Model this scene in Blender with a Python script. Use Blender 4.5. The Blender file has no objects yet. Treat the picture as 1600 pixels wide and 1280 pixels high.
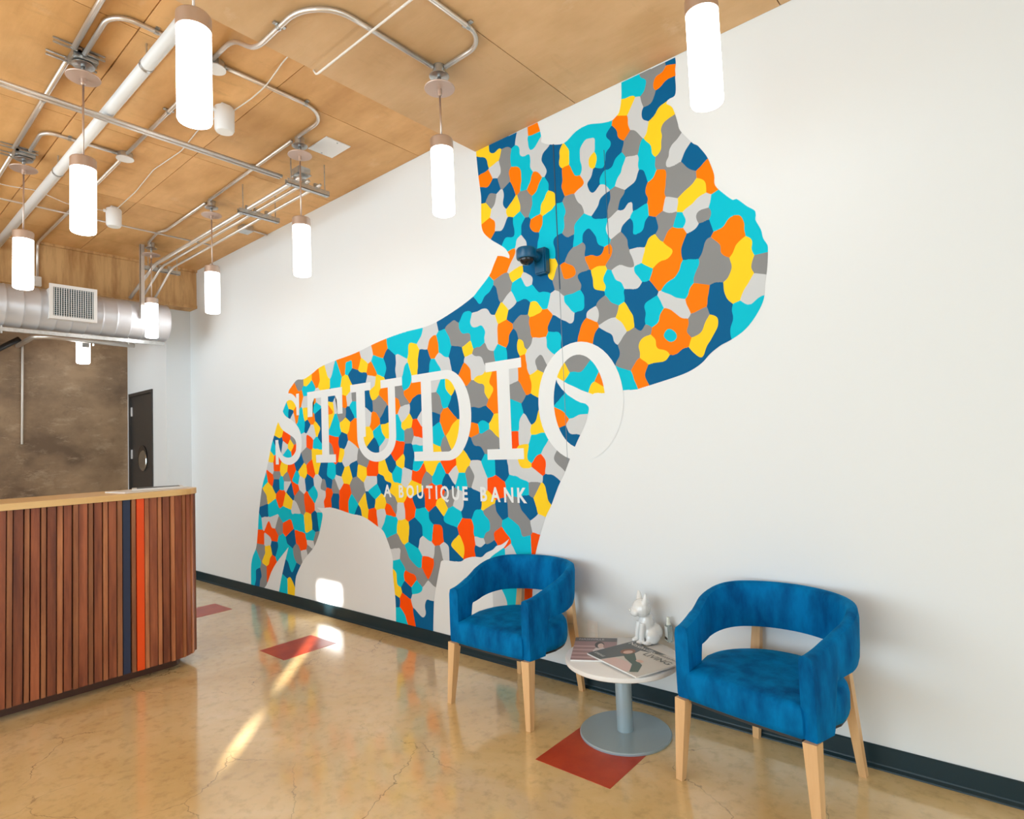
import bpy, bmesh, math, random
from mathutils import Vector, Matrix
random.seed(7)
PI = math.pi
S = bpy.context.scene
COL = S.collection

# ---------------------------------------------------------------- camera
F = 923.739                                   # focal length in pixels of the 1600 x 1280 frame
yaw, pitch, roll = -0.69813853, 0.05554381, -0.04116258
fw = Vector((math.sin(yaw)*math.cos(pitch), math.cos(yaw)*math.cos(pitch), math.sin(pitch)))
rt = fw.cross(Vector((0, 0, 1))).normalized()
up = rt.cross(fw)
rt, up = rt*math.cos(roll)+up*math.sin(roll), -rt*math.sin(roll)+up*math.cos(roll)
EYE = Vector((0, 0, 1.5))
cam = bpy.data.cameras.new('camera')
cam.sensor_fit = 'HORIZONTAL'; cam.sensor_width = 36; cam.lens = F/1600*36
cam.clip_start = 0.05
camo = bpy.data.objects.new('camera', cam); COL.objects.link(camo)
m = Matrix((rt, up, -fw)).transposed().to_4x4(); m.translation = EYE
camo.matrix_world = m
S.camera = camo

# ---------------------------------------------------------------- world, sun, daylight, exposure
w = bpy.data.worlds.new('World'); S.world = w; w.use_nodes = True
w.node_tree.nodes['Background'].inputs[0].default_value = (0.75, 0.86, 1.0, 1)
w.node_tree.nodes['Background'].inputs[1].default_value = 1.0

def light(name, kind, energy, color, loc, direction, **kw):
    l = bpy.data.lights.new(name, kind); l.energy = energy; l.color = color
    for k, v in kw.items(): setattr(l, k, v)
    o = bpy.data.objects.new(name, l); COL.objects.link(o)
    o.location = loc
    o.rotation_euler = Vector(direction).to_track_quat('-Z', 'Y').to_euler()
    return o
ALT = math.radians(13)
SUN_DIR = (-.722*math.cos(ALT), .692*math.cos(ALT), -math.sin(ALT))
light('sun', 'SUN', 34.0, (1.0, .97, .92), (6, -8, 5), SUN_DIR, angle=.009)
light('daylight_street_window', 'AREA', 360, (.69, .87, 1.0), (-4.4, -4.30, 1.75), (0, 1, .02), shape='RECTANGLE', size=8.5, size_y=2.7)
light('daylight_side_window', 'AREA', 105, (.62, .84, 1.0), (3.85, -.8, 1.75), (-1, .05, 0), shape='RECTANGLE', size=5.0, size_y=2.7)
S.view_settings.view_transform = 'Standard'
S.view_settings.look = 'None'
S.view_settings.gamma = 1
S.view_settings.use_curve_mapping = False
S.view_settings.exposure = 0.14
S.cycles.max_bounces = 8; S.cycles.diffuse_bounces = 4; S.cycles.glossy_bounces = 3; S.cycles.transmission_bounces = 4
S.cycles.caustics_reflective = False; S.cycles.caustics_refractive = False
S.cycles.use_adaptive_sampling = True; S.cycles.adaptive_threshold = .02

# ---------------------------------------------------------------- helpers
def tag(o, label=None, cat=None, group=None, kind=None):
    if label: o['label'] = label
    if cat: o['category'] = cat
    if group: o['group'] = group
    if kind: o['kind'] = kind
    return o
def empty(name, loc=(0, 0, 0), rz=0):
    o = bpy.data.objects.new(name, None); COL.objects.link(o)
    o.empty_display_size = .1; o.location = loc; o.rotation_euler = (0, 0, rz)
    return o
def link(name, me, mat=None, parent=None, smooth=False):
    o = bpy.data.objects.new(name, me); COL.objects.link(o)
    if mat is not None:
        for mm in (mat if isinstance(mat, (list, tuple)) else [mat]): me.materials.append(mm)
    if parent: o.parent = parent
    if smooth:
        for p in me.polygons: p.use_smooth = True
    return o
def obj(name, bm, mat=None, parent=None, smooth=False):
    me = bpy.data.meshes.new(name)
    bmesh.ops.recalc_face_normals(bm, faces=bm.faces)
    bm.to_mesh(me); bm.free()
    o = link(name, me, mat, parent, smooth)
    return o
def auto(o, ang=35):
    """smooth shading with sharp edges beyond an angle"""
    me = o.data
    for p in me.polygons: p.use_smooth = True
    me.set_sharp_from_angle(angle=math.radians(ang))
    return o
def BM(): return bmesh.new()
def box(bm, x0, x1, y0, y1, z0, z1, bevel=0):
    vs = [bm.verts.new((x, y, z)) for z in (z0, z1) for x, y in ((x0, y0), (x1, y0), (x1, y1), (x0, y1))]
    fs = [(0, 3, 2, 1), (4, 5, 6, 7), (0, 1, 5, 4), (1, 2, 6, 5), (2, 3, 7, 6), (3, 0, 4, 7)]
    faces = [bm.faces.new([vs[i] for i in f]) for f in fs]
    if bevel:
        es = set(e for f in faces for e in f.edges)
        bmesh.ops.bevel(bm, geom=list(es), offset=bevel, segments=2, affect='EDGES')
    return vs
def prism(bm, pts, z0, z1):
    """vertical prism on plan outline pts"""
    a = [bm.verts.new((x, y, z0)) for x, y in pts]; b = [bm.verts.new((x, y, z1)) for x, y in pts]
    bm.faces.new(a[::-1]); bm.faces.new(b)
    n = len(pts)
    for i in range(n): bm.faces.new((a[i], a[(i+1) % n], b[(i+1) % n], b[i]))
def lathe(bm, prof, n=32, c=(0, 0, 0), axis='Z', cap=True):
    rings = []
    for r, h in prof:
        ring = []
        for i in range(n):
            a = 2*PI*i/n
            p = (r*math.cos(a), r*math.sin(a), h)
            if axis == 'Y': p = (p[0], h, p[1])
            elif axis == 'X': p = (h, p[0], p[1])
            ring.append(bm.verts.new((p[0]+c[0], p[1]+c[1], p[2]+c[2])))
        rings.append(ring)
    for a, b in zip(rings, rings[1:]):
        for i in range(n): bm.faces.new((a[i], a[(i+1) % n], b[(i+1) % n], b[i]))
    if cap:
        bm.faces.new(rings[0][::-1]); bm.faces.new(rings[-1])
def fillet(pts, r=.06, n=6):
    pts = [Vector(p) for p in pts]
    out = [pts[0]]
    for a, b, c in zip(pts, pts[1:], pts[2:]):
        d1 = (a-b); d2 = (c-b); l = min(r, d1.length*.49, d2.length*.49)
        p, q = b+d1.normalized()*l, b+d2.normalized()*l
        for i in range(n+1):
            t = i/n
            out.append(p*(1-t)**2+b*2*t*(1-t)+q*t*t)
    out.append(pts[-1])
    return out
def tube(bm, pts, r, n=10, r2=None):
    pts = [Vector(p) for p in pts]
    rings = []; ref = None
    for i, p in enumerate(pts):
        t = (pts[min(i+1, len(pts)-1)]-pts[max(i-1, 0)]).normalized()
        if ref is None:
            ref = Vector((0, 0, 1)) if abs(t.z) < .9 else Vector((1, 0, 0))
        u = (ref-t*ref.dot(t)).normalized(); v = t.cross(u); ref = u
        rr = r if r2 is None else r+(r2-r)*i/(len(pts)-1)
        rings.append([bm.verts.new(p+(u*math.cos(2*PI*k/n)+v*math.sin(2*PI*k/n))*rr) for k in range(n)])
    for a, b in zip(rings, rings[1:]):
        for k in range(n): bm.faces.new((a[k], a[(k+1) % n], b[(k+1) % n], b[k]))
    bm.faces.new(rings[0][::-1]); bm.faces.new(rings[-1])
def bar(bm, p, q, w0, d0, w1=None, d1=None, side=Vector((1, 0, 0))):
    """tapered rectangular bar from p to q"""
    p, q = Vector(p), Vector(q); t = (q-p).normalized()
    u = (side-t*side.dot(t)).normalized(); v = t.cross(u)
    w1 = w0 if w1 is None else w1; d1 = d0 if d1 is None else d1
    r = []
    for c, ww, dd in ((p, w0, d0), (q, w1, d1)):
        r.append([bm.verts.new(c+u*sx*ww/2+v*sy*dd/2) for sx, sy in ((-1, -1), (1, -1), (1, 1), (-1, 1))])
    a, b = r
    bm.faces.new(a[::-1]); bm.faces.new(b)
    for i in range(4): bm.faces.new((a[i], a[(i+1) % 4], b[(i+1) % 4], b[i]))
def ball(bm, c, r, sx=1, sy=1, sz=1, rot=None, seg=16):
    M = Matrix.Translation(c)
    if rot: M = M @ rot
    M = M @ Matrix.Diagonal((sx*r, sy*r, sz*r, 1))
    bmesh.ops.create_uvsphere(bm, u_segments=seg, v_segments=max(6, seg//2), radius=1, matrix=M)
def ray(x, y): return fw*F + rt*(x-800) - up*(y-640)
WALL_Y = 3.066
def on_wall(x, y):
    """point of the mural wall plane (world X, Z) that a traced picture point lies on"""
    d = ray(x, y); p = EYE + d*(WALL_Y/d.y); return (p.x, p.z)
def text_mesh(txt, size=1.0, bold=0):
    cu = bpy.data.curves.new('lettering', 'FONT'); cu.body = txt; cu.size = size; cu.resolution_u = 3; cu.offset = bold
    o = bpy.data.objects.new('lettering', cu); COL.objects.link(o)
    dg = bpy.context.evaluated_depsgraph_get()
    me = bpy.data.meshes.new_from_object(o.evaluated_get(dg))
    bpy.data.objects.remove(o); bpy.data.curves.remove(cu)
    return me

# ---------------------------------------------------------------- materials
def mat(name, col, rough=.5, metal=0, spec=.5, noise=None, bump=None, sheen=0, emit=None, coat=0, trans=0, vary=0, alpha=None):
    """noise = (scale xyz, colour2, contrast lo, hi, detail); bump = (scale xyz, strength); vary = random tone per object"""
    m = bpy.data.materials.new(name); m.use_nodes = True
    nt = m.node_tree; b = nt.nodes['Principled BSDF']; L = nt.links
    b.inputs['Base Color'].default_value = (*col, 1)
    b.inputs['Roughness'].default_value = rough
    b.inputs['Metallic'].default_value = metal
    b.inputs['Specular IOR Level'].default_value = spec
    if sheen:
        b.inputs['Sheen Weight'].default_value = sheen; b.inputs['Sheen Roughness'].default_value = .3
        b.inputs['Sheen Tint'].default_value = (.0, .5, .9, 1)
    if coat: b.inputs['Coat Weight'].default_value = coat; b.inputs['Coat Roughness'].default_value = .1
    if trans: b.inputs['Transmission Weight'].default_value = trans
    if emit:
        b.inputs['Emission Color'].default_value = (*emit[0], 1); b.inputs['Emission Strength'].default_value = emit[1]
    co = None
    def coords(sc):
        tc = nt.nodes.new('ShaderNodeTexCoord'); mp = nt.nodes.new('ShaderNodeMapping')
        mp.inputs['Scale'].default_value = sc
        if vary:
            oi = nt.nodes.new('ShaderNodeObjectInfo'); vm = nt.nodes.new('ShaderNodeVectorMath'); vm.operation = 'SCALE'
            cx = nt.nodes.new('ShaderNodeCombineXYZ')
            for i in range(3): L.new(oi.outputs['Random'], cx.inputs[i])
            L.new(cx.outputs[0], vm.inputs[0]); vm.inputs['Scale'].default_value = 37
            L.new(vm.outputs[0], mp.inputs['Location'])
        L.new(tc.outputs['Object'], mp.inputs['Vector'])
        return mp.outputs['Vector']
    out = None
    if noise:
        sc, c2, lo, hi, det = noise
        n = nt.nodes.new('ShaderNodeTexNoise'); n.inputs['Scale'].default_value = 1; n.inputs['Detail'].default_value = det
        n.inputs['Roughness'].default_value = .6
        L.new(coords(sc), n.inputs['Vector'])
        mr = nt.nodes.new('ShaderNodeMapRange'); mr.inputs['From Min'].default_value = lo; mr.inputs['From Max'].default_value = hi
        L.new(n.outputs['Fac'], mr.inputs['Value'])
        mx = nt.nodes.new('ShaderNodeMix'); mx.data_type = 'RGBA'
        mx.inputs[6].default_value = (*col, 1); mx.inputs[7].default_value = (*c2, 1)
        L.new(mr.outputs[0], mx.inputs[0]); out = mx.outputs[2]
    if vary:
        oi = nt.nodes.new('ShaderNodeObjectInfo'); mr = nt.nodes.new('ShaderNodeMapRange')
        mr.inputs['To Min'].default_value = 1-vary; mr.inputs['To Max'].default_value = 1+vary
        L.new(oi.outputs['Random'], mr.inputs['Value'])
        hs = nt.nodes.new('ShaderNodeHueSaturation'); L.new(mr.outputs[0], hs.inputs['Value'])
        if out: L.new(out, hs.inputs['Color'])
        else: hs.inputs['Color'].default_value = (*col, 1)
        out = hs.outputs[0]
    if out: L.new(out, b.inputs['Base Color'])
    if bump:
        n = nt.nodes.new('ShaderNodeTexNoise'); n.inputs['Scale'].default_value = 1; n.inputs['Detail'].default_value = 4
        L.new(coords(bump[0]), n.inputs['Vector'])
        bp = nt.nodes.new('ShaderNodeBump'); bp.inputs['Strength'].default_value = bump[1]; bp.inputs['Distance'].default_value = .01
        L.new(n.outputs['Fac'], bp.inputs['Height']); L.new(bp.outputs[0], b.inputs['Normal'])
    return m

M_wall = mat('white_wall_paint', (.80, .825, .84), .55)
M_wall_far = mat('white_wall_paint_far', (.80, .825, .84), .6)
M_base = mat('dark_rubber_base', (.010, .028, .036), .4, spec=.3)
M_ply = mat('tan_board_formed_concrete', (.74, .475, .25), .6, noise=((1.6, 3.2, 3), (.60, .36, .165), .36, .70, 7), bump=((3, 30, 8), .12), vary=.07)
M_ply2 = mat('brown_board_formed_concrete', (.80, .46, .19), .6, noise=((1.6, 4, 3), (.60, .31, .105), .36, .70, 7), bump=((3, 30, 8), .12), vary=.06)
M_beam = mat('stained_beam_concrete', (.70, .42, .18), .65, noise=((5, 9, 1.2), (.45, .22, .07), .42, .68, 5), bump=((10, 20, 4), .1))
M_conc = mat('brown_stained_concrete', (.40, .265, .155), .55, noise=((1.6, 1.5, 2.0), (.17, .105, .06), .36, .64, 14), bump=((12, 12, 12), .1))
def scuffs(m, col, sc, lo, hi, amt):
    nt = m.node_tree; b = nt.nodes['Principled BSDF']; L = nt.links
    src = b.inputs['Base Color'].links[0].from_socket
    tc = nt.nodes.new('ShaderNodeTexCoord'); mp = nt.nodes.new('ShaderNodeMapping'); mp.inputs['Scale'].default_value = sc
    n = nt.nodes.new('ShaderNodeTexNoise'); n.inputs['Scale'].default_value = 1; n.inputs['Detail'].default_value = 10; n.inputs['Roughness'].default_value = .72
    L.new(tc.outputs['Object'], mp.inputs['Vector']); L.new(mp.outputs[0], n.inputs['Vector'])
    mr = nt.nodes.new('ShaderNodeMapRange'); mr.inputs['From Min'].default_value = lo; mr.inputs['From Max'].default_value = hi; mr.inputs['To Max'].default_value = amt
    L.new(n.outputs['Fac'], mr.inputs['Value'])
    mx = nt.nodes.new('ShaderNodeMix'); mx.data_type = 'RGBA'; mx.inputs[7].default_value = (*col, 1)
    L.new(mr.outputs[0], mx.inputs[0]); L.new(src, mx.inputs[6]); L.new(mx.outputs[2], b.inputs['Base Color'])
scuffs(M_conc, (.62, .47, .32), (4, 3.2, 8), .54, .78, .8)
scuffs(M_conc, (.14, .085, .05), (9, 9, 7), .56, .8, .6)
scuffs(M_ply, (.46, .27, .12), (7, 2.2, 5), .58, .80, .5)
scuffs(M_ply, (.88, .68, .46), (3, 5, 5), .60, .80, .6)
scuffs(M_ply2, (.36, .17, .05), (7, 2.2, 5), .56, .80, .55)
scuffs(M_ply2, (.88, .62, .36), (3, 5, 5), .60, .80, .5)
scuffs(M_beam, (.30, .14, .04), (9, 14, 1.6), .52, .74, .6)
M_galv = mat('galvanised_steel', (.62, .63, .63), .32, .9, noise=((30, 30, 30), (.48, .5, .5), .3, .7, 2))
M_conduit = mat('conduit_steel', (.74, .69, .64), .35, .75)
M_whitemetal = mat('white_enamel', (.85, .84, .84), .35)
M_cable = mat('white_cable', (.84, .78, .72), .5)
M_duct = mat('spiral_duct_steel', (.66, .66, .69), .4, .35, noise=((6, 2, 6), (.56, .56, .59), .3, .7, 3))
M_brushed = mat('brushed_nickel', (.62, .50, .43), .38, .85)
M_disc = mat('rosy_nickel_disc', (.66, .50, .43), .45, .6)
M_lamp = mat('lit_opal_glass', (1, .98, .94), .3, emit=((1, .985, .96), 7.5))
M_walnut = mat('walnut_slat', (.40, .120, .050), .42, noise=((16, 16, 1.6), (.17, .042, .020), .34, .64, 8), bump=((30, 30, 3), .08), vary=.22)
M_walnut_l = mat('light_walnut_slat', (.52, .205, .085), .42, noise=((18, 18, 1.8), (.27, .085, .035), .34, .64, 8), bump=((30, 30, 3), .08), vary=.30)
M_navyslat = mat('navy_slat', (.022, .035, .085), .4)
M_redslat = mat('red_orange_slat', (.90, .085, .006), .4)
M_body = mat('counter_carcass', (.05, .02, .012), .6)
M_maple = mat('maple_top', (.88, .60, .27), .3, noise=((8, 1.0, 8), (.78, .48, .19), .35, .65, 4))
M_wood = mat('beech_leg', (.80, .50, .25), .35, noise=((20, 20, 2), (.70, .40, .18), .35, .7, 4))
M_velvet = mat('blue_velvet', (.0, .18, .46), .7, spec=.06, sheen=.6, noise=((10, 10, 4), (.0, .075, .23), .36, .66, 4), bump=((180, 180, 20), .12))
M_tabletop = mat('white_laminate', (.82, .80, .78), .3)
M_steelblue = mat('grey_metal_paint', (.36, .46, .51), .28, .15)
M_tile = mat('red_stained_square', (.56, .075, .028), .28, spec=.3, noise=((5, 5, 5), (.42, .045, .02), .35, .7, 5))
M_door = mat('charcoal_door', (.045, .040, .036), .45)
M_black = mat('black_rubber', (.02, .02, .02), .5)
M_ceramic = mat('white_ceramic', (.86, .87, .86), .22, coat=.4)
M_glass = mat('clear_plastic', (.80, .93, .92), .08, trans=.75)
M_paper = mat('magazine_paper', (.80, .78, .75), .4)
M_dome = mat('navy_painted_camera', (.0, .085, .19), .35)
M_lens = mat('dark_lens', (.01, .012, .015), .05)

def floor_mat():
    m = bpy.data.materials.new('polished_tan_concrete'); m.use_nodes = True
    nt = m.node_tree; L = nt.links; b = nt.nodes['Principled BSDF']
    tc = nt.nodes.new('ShaderNodeTexCoord')
    def noise(sc, det, dist=0, vec=None):
        n = nt.nodes.new('ShaderNodeTexNoise'); n.inputs['Scale'].default_value = sc; n.inputs['Detail'].default_value = det
        n.inputs['Distortion'].default_value = dist; n.inputs['Roughness'].default_value = .62
        L.new(vec or tc.outputs['Object'], n.inputs['Vector']); return n
    def ramp(src, stops):
        r = nt.nodes.new('ShaderNodeValToRGB'); e = r.color_ramp.elements
        e[0].position, e[0].color = stops[0][0], (*stops[0][1], 1)
        e[1].position, e[1].color = stops[-1][0], (*stops[-1][1], 1)
        for p, c in stops[1:-1]:
            x = e.new(p); x.color = (*c, 1)
        L.new(src, r.inputs[0]); return r
    n1 = noise(.9, 7, .6)
    r1 = ramp(n1.outputs['Fac'], [(.30, (.70, .46, .18)), (.46, (.81, .56, .255)), (.58, (.87, .63, .325)), (.72, (.92, .71, .42))])
    n2 = noise(16, 6)
    r2 = ramp(n2.outputs['Fac'], [(.28, (.70, .68, .64)), (.5, (1, 1, 1)), (1, (1, 1, 1))])
    mx = nt.nodes.new('ShaderNodeMix'); mx.data_type = 'RGBA'; mx.blend_type = 'MULTIPLY'; mx.inputs[0].default_value = .7
    L.new(r1.outputs[0], mx.inputs[6]); L.new(r2.outputs[0], mx.inputs[7])
    # hairline cracks: edges of large distorted cells, broken up by a mask
    nd = noise(2.2, 5)
    vm = nt.nodes.new('ShaderNodeVectorMath'); vm.operation = 'MULTIPLY_ADD'
    vm.inputs[1].default_value = (.35, .35, .35)
    L.new(nd.outputs['Color'], vm.inputs[0]); L.new(tc.outputs['Object'], vm.inputs[2])
    vo = nt.nodes.new('ShaderNodeTexVoronoi'); vo.feature = 'DISTANCE_TO_EDGE'; vo.inputs['Scale'].default_value = 1.9
    L.new(vm.outputs[0], vo.inputs['Vector'])
    cr = ramp(vo.outputs['Distance'], [(0, (1, 1, 1)), (.006, (0, 0, 0))])
    nm = noise(1.1, 3)
    mk = ramp(nm.outputs['Fac'], [(.50, (0, 0, 0)), (.60, (1, 1, 1))])
    mul = nt.nodes.new('ShaderNodeMath'); mul.operation = 'MULTIPLY'
    L.new(cr.outputs[0], mul.inputs[0]); L.new(mk.outputs[0], mul.inputs[1])
    sc = nt.nodes.new('ShaderNodeMath'); sc.operation = 'MULTIPLY'; sc.inputs[1].default_value = .75
    L.new(mul.outputs[0], sc.inputs[0])
    mx2 = nt.nodes.new('ShaderNodeMix'); mx2.data_type = 'RGBA'; mx2.inputs[7].default_value = (.10, .055, .02, 1)
    L.new(sc.outputs[0], mx2.inputs[0]); L.new(mx.outputs[2], mx2.inputs[6])
    L.new(mx2.outputs[2], b.inputs['Base Color'])
    rr = nt.nodes.new('ShaderNodeMapRange'); rr.inputs['To Min'].default_value = .10; rr.inputs['To Max'].default_value = .26
    L.new(n1.outputs['Fac'], rr.inputs['Value']); L.new(rr.outputs[0], b.inputs['Roughness'])
    b.inputs['Specular IOR Level'].default_value = .6
    b.inputs['Coat Weight'].default_value = .85; b.inputs['Coat Roughness'].default_value = .09
    return m
M_floor = floor_mat()

PAINT = {'C': mat('cyan_paint', (.0, .54, .70), .6, spec=.12), 'N': mat('navy_paint', (.0, .115, .29), .6, spec=.12),
         'O': mat('orange_paint', (1.0, .21, .0), .6, spec=.12), 'R': mat('red_orange_paint', (1.0, .085, .0), .6, spec=.12),
         'Y': mat('yellow_paint', (1.0, .65, .02), .6, spec=.12), 'G': mat('grey_paint', (.26, .265, .27), .6, spec=.12),
         'W': mat('pale_grey_paint', (.62, .64, .66), .6, spec=.2)}

# ---------------------------------------------------------------- setting
Z1, Z2 = 3.785, 3.605                   # high ceiling, dropped slab near the camera
XR, XL = 4.0, -9.16                     # right wall, concrete wall
YF = -4.5                               # street front
bm = BM(); box(bm, XL-.2, XR+.2, YF-.2, WALL_Y+.2, -.1, 0)
floor = tag(obj('floor', bm, M_floor), 'glossy tan polished concrete floor with hairline cracks', kind='structure')
for x0, x1, y0, y1 in ((-1.82, -1.415, 2.235, 2.645), (-4.47, -4.11, 2.23, 2.66), (-6.25, -5.87, 2.25, 2.665)):
    bm = BM(); box(bm, x0, x1, y0, y1, -.01, .0012)
    obj('red_square', bm, M_tile, floor)

bm = BM(); box(bm, -7.8, XR+.1, WALL_Y, WALL_Y+.15, 0, Z1+.05)
wall_back = tag(obj('wall_back', bm, M_wall), 'long white wall carrying the painted mural', kind='structure')
bm = BM(); box(bm, -7.95, -7.8, 2.786, WALL_Y+.15, 0, Z1)
tag(obj('wall_return', bm, M_wall_far), 'narrow white return at the far end of mural wall', kind='structure')
bm = BM()
DX0, DX1, DH = -9.08, -8.24, 2.36
box(bm, -9.3, DX0, 2.786, 2.9, 0, Z1); box(bm, DX1, -7.95, 2.786, 2.9, 0, Z1); box(bm, DX0, DX1, 2.786, 2.9, DH, Z1)
tag(obj('wall_passage', bm, M_wall_far), 'white passage wall around the dark far door', kind='structure')
bm = BM(); box(bm, XL-.15, XL, YF, 2.786, 0, Z1)
wl = tag(obj('wall_left', bm, M_conc), 'brown mottled bare concrete wall behind the counter', kind='structure')
bm = BM(); box(bm, XR, XR+.12, YF, WALL_Y+.1, 0, Z1)
tag(obj('wall_right', bm, M_wall), 'white side wall behind the viewer', kind='structure')
# unseen street front wall; slots added in it to shape the sun streaks
bm = BM()
box(bm, XL-.15, 2.90, YF-.02, YF, 0, Z1); box(bm, 3.25, XR+.12, YF-.02, YF, 0, Z1)
box(bm, 2.90, 3.02, YF-.02, YF, 0, 2.64); box(bm, 3.11, 3.25, YF-.02, YF, 0, 2.64); box(bm, 2.90, 3.25, YF-.02, YF, 2.81, Z1)
for a, b in ((0, 1.95), (2.06, 2.16), (2.42, 2.56)): box(bm, 3.02, 3.11, YF-.02, YF, a, b)
tag(obj('wall_front', bm, M_wall), 'street front wall behind the viewer', kind='structure')

# ceiling: base slab with board panels
bm = BM(); box(bm, XL-.15, -2.70, YF, WALL_Y+.15, Z1+.016, Z1+.12)
ceil = tag(obj('ceiling', bm, M_ply2), 'high brown board-formed ceiling at the far end', kind='structure')
def panel(x0, x1, y0, y1, z, m, par, name='panel'):
    g = .0025
    bm = BM(); box(bm, x0+g, x1-g, y0+g, y1-g, z, z+.016)
    return obj(name, bm, m, par)
xs = [-2.70, -3.42, -4.64, -5.86, -7.08, -7.60]
ys = [WALL_Y, 1.86, 1.28, 1.10, -.12, -1.34, -2.9, YF]
for a, b in zip(xs, xs[1:]):
    for c, d in zip(ys, ys[1:]):
        panel(b, a, d, c, Z1 + (-.006 if c == 1.28 else 0), M_ply2, ceil)
bm = BM(); box(bm, -2.82, XR+.1, YF, WALL_Y+.1, Z2+.016, Z1+.12)
slab = tag(obj('ceiling_slab', bm, M_ply), 'lower tan board-formed ceiling slab near the viewer', kind='structure')
xs = [-2.82, -1.947, -.73, .49, 1.71, 2.93, XR+.1]
ys = [WALL_Y, .63, -1.81, YF]
for a, b in zip(xs, xs[1:]):
    for c, d in zip(ys, ys[1:]):
        panel(a, b, d, c, Z2, M_ply, slab)
# far beam
bm = BM(); box(bm, -7.80, -7.60, YF, WALL_Y, 3.31, Z1+.02); box(bm, -7.6, -7.57, YF, WALL_Y, Z1-.025, Z1)
box(bm, -7.6, -7.585, YF, WALL_Y, 3.31, 3.345)
tag(obj('beam', bm, M_beam), 'water-stained tan concrete beam across the far end', kind='structure')
# baseboards
def cove(name, p, q, label):
    bm = BM()
    d = (Vector(q)-Vector(p)); L = d.length
    prof = [(0, 0), (-.022, 0), (-.020, .006), (-.010, .016), (-.008, .022), (-.008, .096), (-.005, .1), (0, .1)]
    rings = []
    t = d.normalized(); nrm = Vector((t.y, -t.x, 0))
    for e in (Vector(p), Vector(q)):
        rings.append([bm.verts.new(e + nrm*(-a) + Vector((0, 0, z))) for a, z in prof])
    for i in range(len(prof)-1): bm.faces.new((rings[0][i], rings[0][i+1], rings[1][i+1], rings[1][i]))
    bm.faces.new(rings[0]); bm.faces.new(rings[1][::-1])
    return tag(obj(name, bm, M_base), label, kind='structure')
cove('baseboard_back', (-7.8, WALL_Y, 0), (XR, WALL_Y, 0), 'dark rubber base along the mural wall')
cove('baseboard_return', (-7.8, 2.786, 0), (-7.8, WALL_Y, 0), 'dark rubber base on the far return')
# raised strips coloured to stand in for shade in the wall joints
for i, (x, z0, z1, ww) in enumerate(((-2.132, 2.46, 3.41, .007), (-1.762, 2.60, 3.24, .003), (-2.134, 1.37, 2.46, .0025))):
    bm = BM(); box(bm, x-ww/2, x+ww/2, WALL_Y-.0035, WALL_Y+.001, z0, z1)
    tag(obj('trim_%d' % (i+1), bm, mat('joint_shade_%d' % i, ((.02, .07, .13), (.03, .12, .2), (.22, .27, .31))[i], .5)), ('dark strip shading the vertical joint through the mural head', 'short thin strip shading the joint right of the dark one', 'hairline strip shading the joint below the dark one, through the letter O')[i], kind='structure')
# door at the far passage
dr = tag(empty('door_1', ((DX0+DX1)/2, 2.80, 0)), 'dark charcoal door at the far end with round plate', kind='structure')
hw = (DX1-DX0)/2
bm = BM(); box(bm, -hw+.03, hw-.03, 0, .04, .01, DH-.04); obj('door_leaf', bm, M_door, dr)
bm = BM(); box(bm, -hw, -hw+.03, -.03, .05, 0, DH); box(bm, hw-.03, hw, -.03, .05, 0, DH); box(bm, -hw+.03, hw-.03, -.03, .05, DH-.04, DH)
obj('door_frame', bm, M_door, dr)
bm = BM(); lathe(bm, [(.16, -.012), (.16, 0)], 32, (.02, 0, 1.50), 'Y'); obj('round_plate', bm, M_lens, dr)
bm = BM(); lathe(bm, [(.125, -.02), (.135, -.012)], 32, (.045, 0, 1.46), 'Y'); obj('round_mirror', bm, mat('plate_mirror', (.5, .5, .46), .12, .9), dr)
for z in (2.12, 1.55):
    bm = BM(); box(bm, -hw+.012, -hw+.06, -.012, 0, z-.06, z+.06); obj('hinge', bm, M_whitemetal, dr)
cove('baseboard_passage', (DX1, 2.786, 0), (-7.95, 2.786, 0), 'short dark base beside the far door')

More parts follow.
